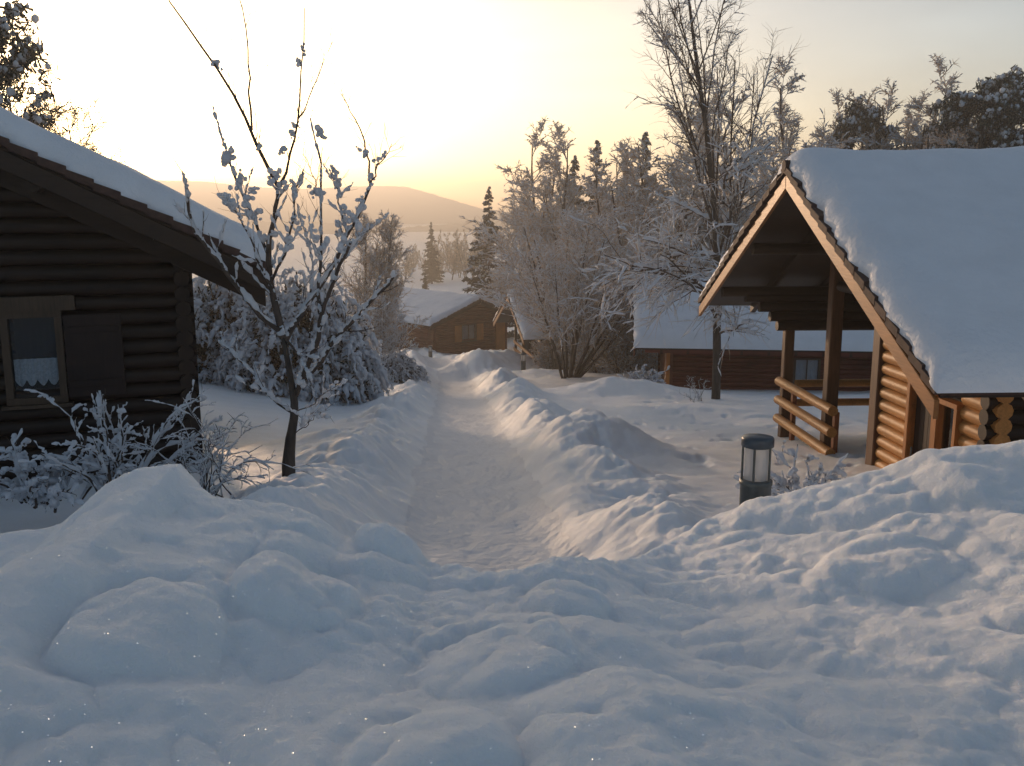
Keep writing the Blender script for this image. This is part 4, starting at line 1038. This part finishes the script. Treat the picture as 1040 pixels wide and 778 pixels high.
# big weeping evergreen mass behind the young tree
def weeping(seed, H, Wd, label, nb=420, group=None):
    rng = np.random.default_rng(seed); root = empty('weeping_shrub', label=label, cat='shrub', group=group)
    n = 8
    a = rng.uniform(0, 6.28, nb); el = np.arccos(rng.uniform(0.02, 1, nb)); rad = rng.uniform(.55, 1, nb)
    C = np.stack([np.cos(a) * np.sin(el) * Wd / 2 * rad, np.sin(a) * np.sin(el) * Wd / 2 * rad, np.cos(el) * H * rad * rng.uniform(.85, 1.08, nb)], -1)
    L = rng.uniform(.35, .95, nb); t = np.linspace(0, 1, n)[None]
    P = np.zeros((nb, n, 3)); az = a + rng.normal(size=nb) * .5
    P[..., 0] = C[:, :1] + np.cos(az)[:, None] * L[:, None] * .55 * (t - .4); P[..., 1] = C[:, 1:2] + np.sin(az)[:, None] * L[:, None] * .55 * (t - .4)
    P[..., 2] = C[:, 2:] + L[:, None] * (.35 * t - 1.0 * t ** 2); P[..., 2] = np.maximum(P[..., 2], .02)
    P += rng.normal(size=P.shape) * .02
    Rr = np.full((nb, n), .012)
    l2 = grow(rng, P, Rr, 5, .1, 1, (20, 60), .26, 5, .2, -.22, .7, rmin=.008)
    # dark evergreen needles inside
    m = nb * 18; k = rng.integers(0, nb, m); j = rng.integers(0, n, m)
    Cn = P[k, j] * rng.uniform(.7, .95, m)[:, None] + rng.normal(size=(m, 3)) * .05; Cn[:, 2] -= .05
    v, q = leafquads(rng, Cn, rng.normal(size=(m, 3)) + np.array([0, 0, -.8]), rng.uniform(.08, .2, m), rng.uniform(.03, .07, m))
    link_mesh('crown', np_mesh('crown', v, q, False), M['needle'], root)
    P0 = P[::4].copy(); st = np.linspace(0, 1, 6)[None, :, None]; B = P0[:, 0][:, None] * st + np.array([0, 0, .0]) * (1 - st); B[..., 2] = P0[:, 0, 2][:, None] * st[..., 0] ** .7
    v, q = tube_arrays(B, np.full((len(B), 6), .018), 4); link_mesh('branches', np_mesh('branches', v, q), M['bark'], root)
    v, q = join([snow_on(rng, P, Rr, .065, .95, 6, .5, .4), snow_on(rng, *l2, .042, .9, 5, .5, .4)])
    link_mesh('snow_cover', np_mesh('snow_cover', v, q), M['frost'], root)
    return root
G = 'big snow covered weeping shrubs'
wA = weeping(101, 3.15, 4.3, 'large snow smothered weeping shrub right behind the young tree trunk', 560, G); put(wA, gx(303, 23.5), 23.5)
o = copy_tree(wA); o['label'] = 'snow smothered weeping shrub beside the dark cabin corner'; put(o, gx(228, 24.5), 24.5, 2.0, 1.0); o.scale.z = .98
o = copy_tree(wA); o['label'] = 'low snowy shrub left of the path near its far end'; put(o, gx(402, 33), 33, 1.0, .5); o.scale.z = .34
# shrubs against the left cabin wall
G = 'snow laden shrubs before the left cabin'
sA = laden_shrub(111, .80, .8, 'upright snow laden shrub under the lace curtain window', 20, .016, arch=.05, sub=6, group=G); q = px(112, 470, 7.2); put(sA, q[0], q[1], 0, 1.0); sA.location.z = px(112, 488, 7.2)[2]
sB = laden_shrub(112, .72, 1.0, 'tangled twiggy shrub with thin snow at the dark cabin corner', 26, .007, arch=.14, sub=6, group=G, sub2=2, tw=.006); q = px(205, 480, 7.3); put(sB, q[0], q[1]); sB.location.z = px(205, 490, 7.3)[2]
sC = laden_shrub(113, .30, 1.1, 'low flattened snow heaped shrub at the left picture edge', 26, .022, arch=.14, sub=7, group=G, lie=1.2); q = px(45, 480, 7.2); put(sC, q[0], q[1]); sC.location.z = px(45, 490, 7.2)[2]
# shrub beside the lamp
sD = laden_shrub(121, .62, .5, 'small snow laden shrub between bollard light and porch railing', 22, .022, arch=.08, sub=5, tw=.006); q = px(815, 500, 7.6); put(sD, q[0], q[1]); sD.location.z = px(815, 505, 7.6)[2]
# golden frosted brush behind the many-stemmed tree
G = 'golden frosted brush'
br = bare_tree(131, 1.9, 1.0, 'golden frosted brush right at the foot of the many stemmed tree', 'brush', G, 'frosted_brush', 16, (7, 7, 6), (15, 50), .03, .08, .012, True, .02, stem_ang=(4, 40), keep=.6, twig_r=.009)
put(br, gx(612, 39), 39)
for k, (pxx, Y, s, lab) in enumerate([(636, 37, 1.25, 'golden frosted brush halfway to the red brown cabin'), (656, 40, 1.2, 'frosted brush touching the red brown cabin corner'), (596, 42, 1.3, 'frosted brush behind the many dark stems'), (563, 44, .9, 'frosted brush just right of the half hidden porch rails')]):
    o = copy_tree(br); o['label'] = lab; put(o, gx(pxx, Y), Y, k * 1.4, s)
dk = laden_shrub(141, .6, 1.2, 'small dark snow topped bush at the left foot of red brown cabin', 26, .03, arch=.06, sub=6, tw=.02); put(dk, gx(655, 28.2), 28.2)
tw = laden_shrub(142, .7, .9, 'thin twigs poking from the snow under the tall bare tree', 14, .006, name='twiggy_plant', arch=.02, sub=4, tw=.006); put(tw, gx(712, 24), 24)

#@@HAZE
bm_ = MB(); bm_.box(-1500, 1500, -1500, 1500, -18, 46)
hz_o = bm_.build('haze', None); tag(hz_o, kind='stuff')
m = bpy.data.materials.new('haze'); m.use_nodes = True; nt = m.node_tree; nt.nodes.remove(nt.nodes['Principled BSDF'])
pv = N(nt, 'ShaderNodeVolumePrincipled'); pv.inputs['Color'].default_value = (.93, .9, .86, 1); pv.inputs['Density'].default_value = .0019; pv.inputs['Anisotropy'].default_value = .5
nt.links.new(pv.outputs[0], nt.nodes['Material Output'].inputs['Volume']); m.cycles.homogeneous_volume = True if hasattr(m.cycles, 'homogeneous_volume') else None
hz_o.data.materials.append(m)
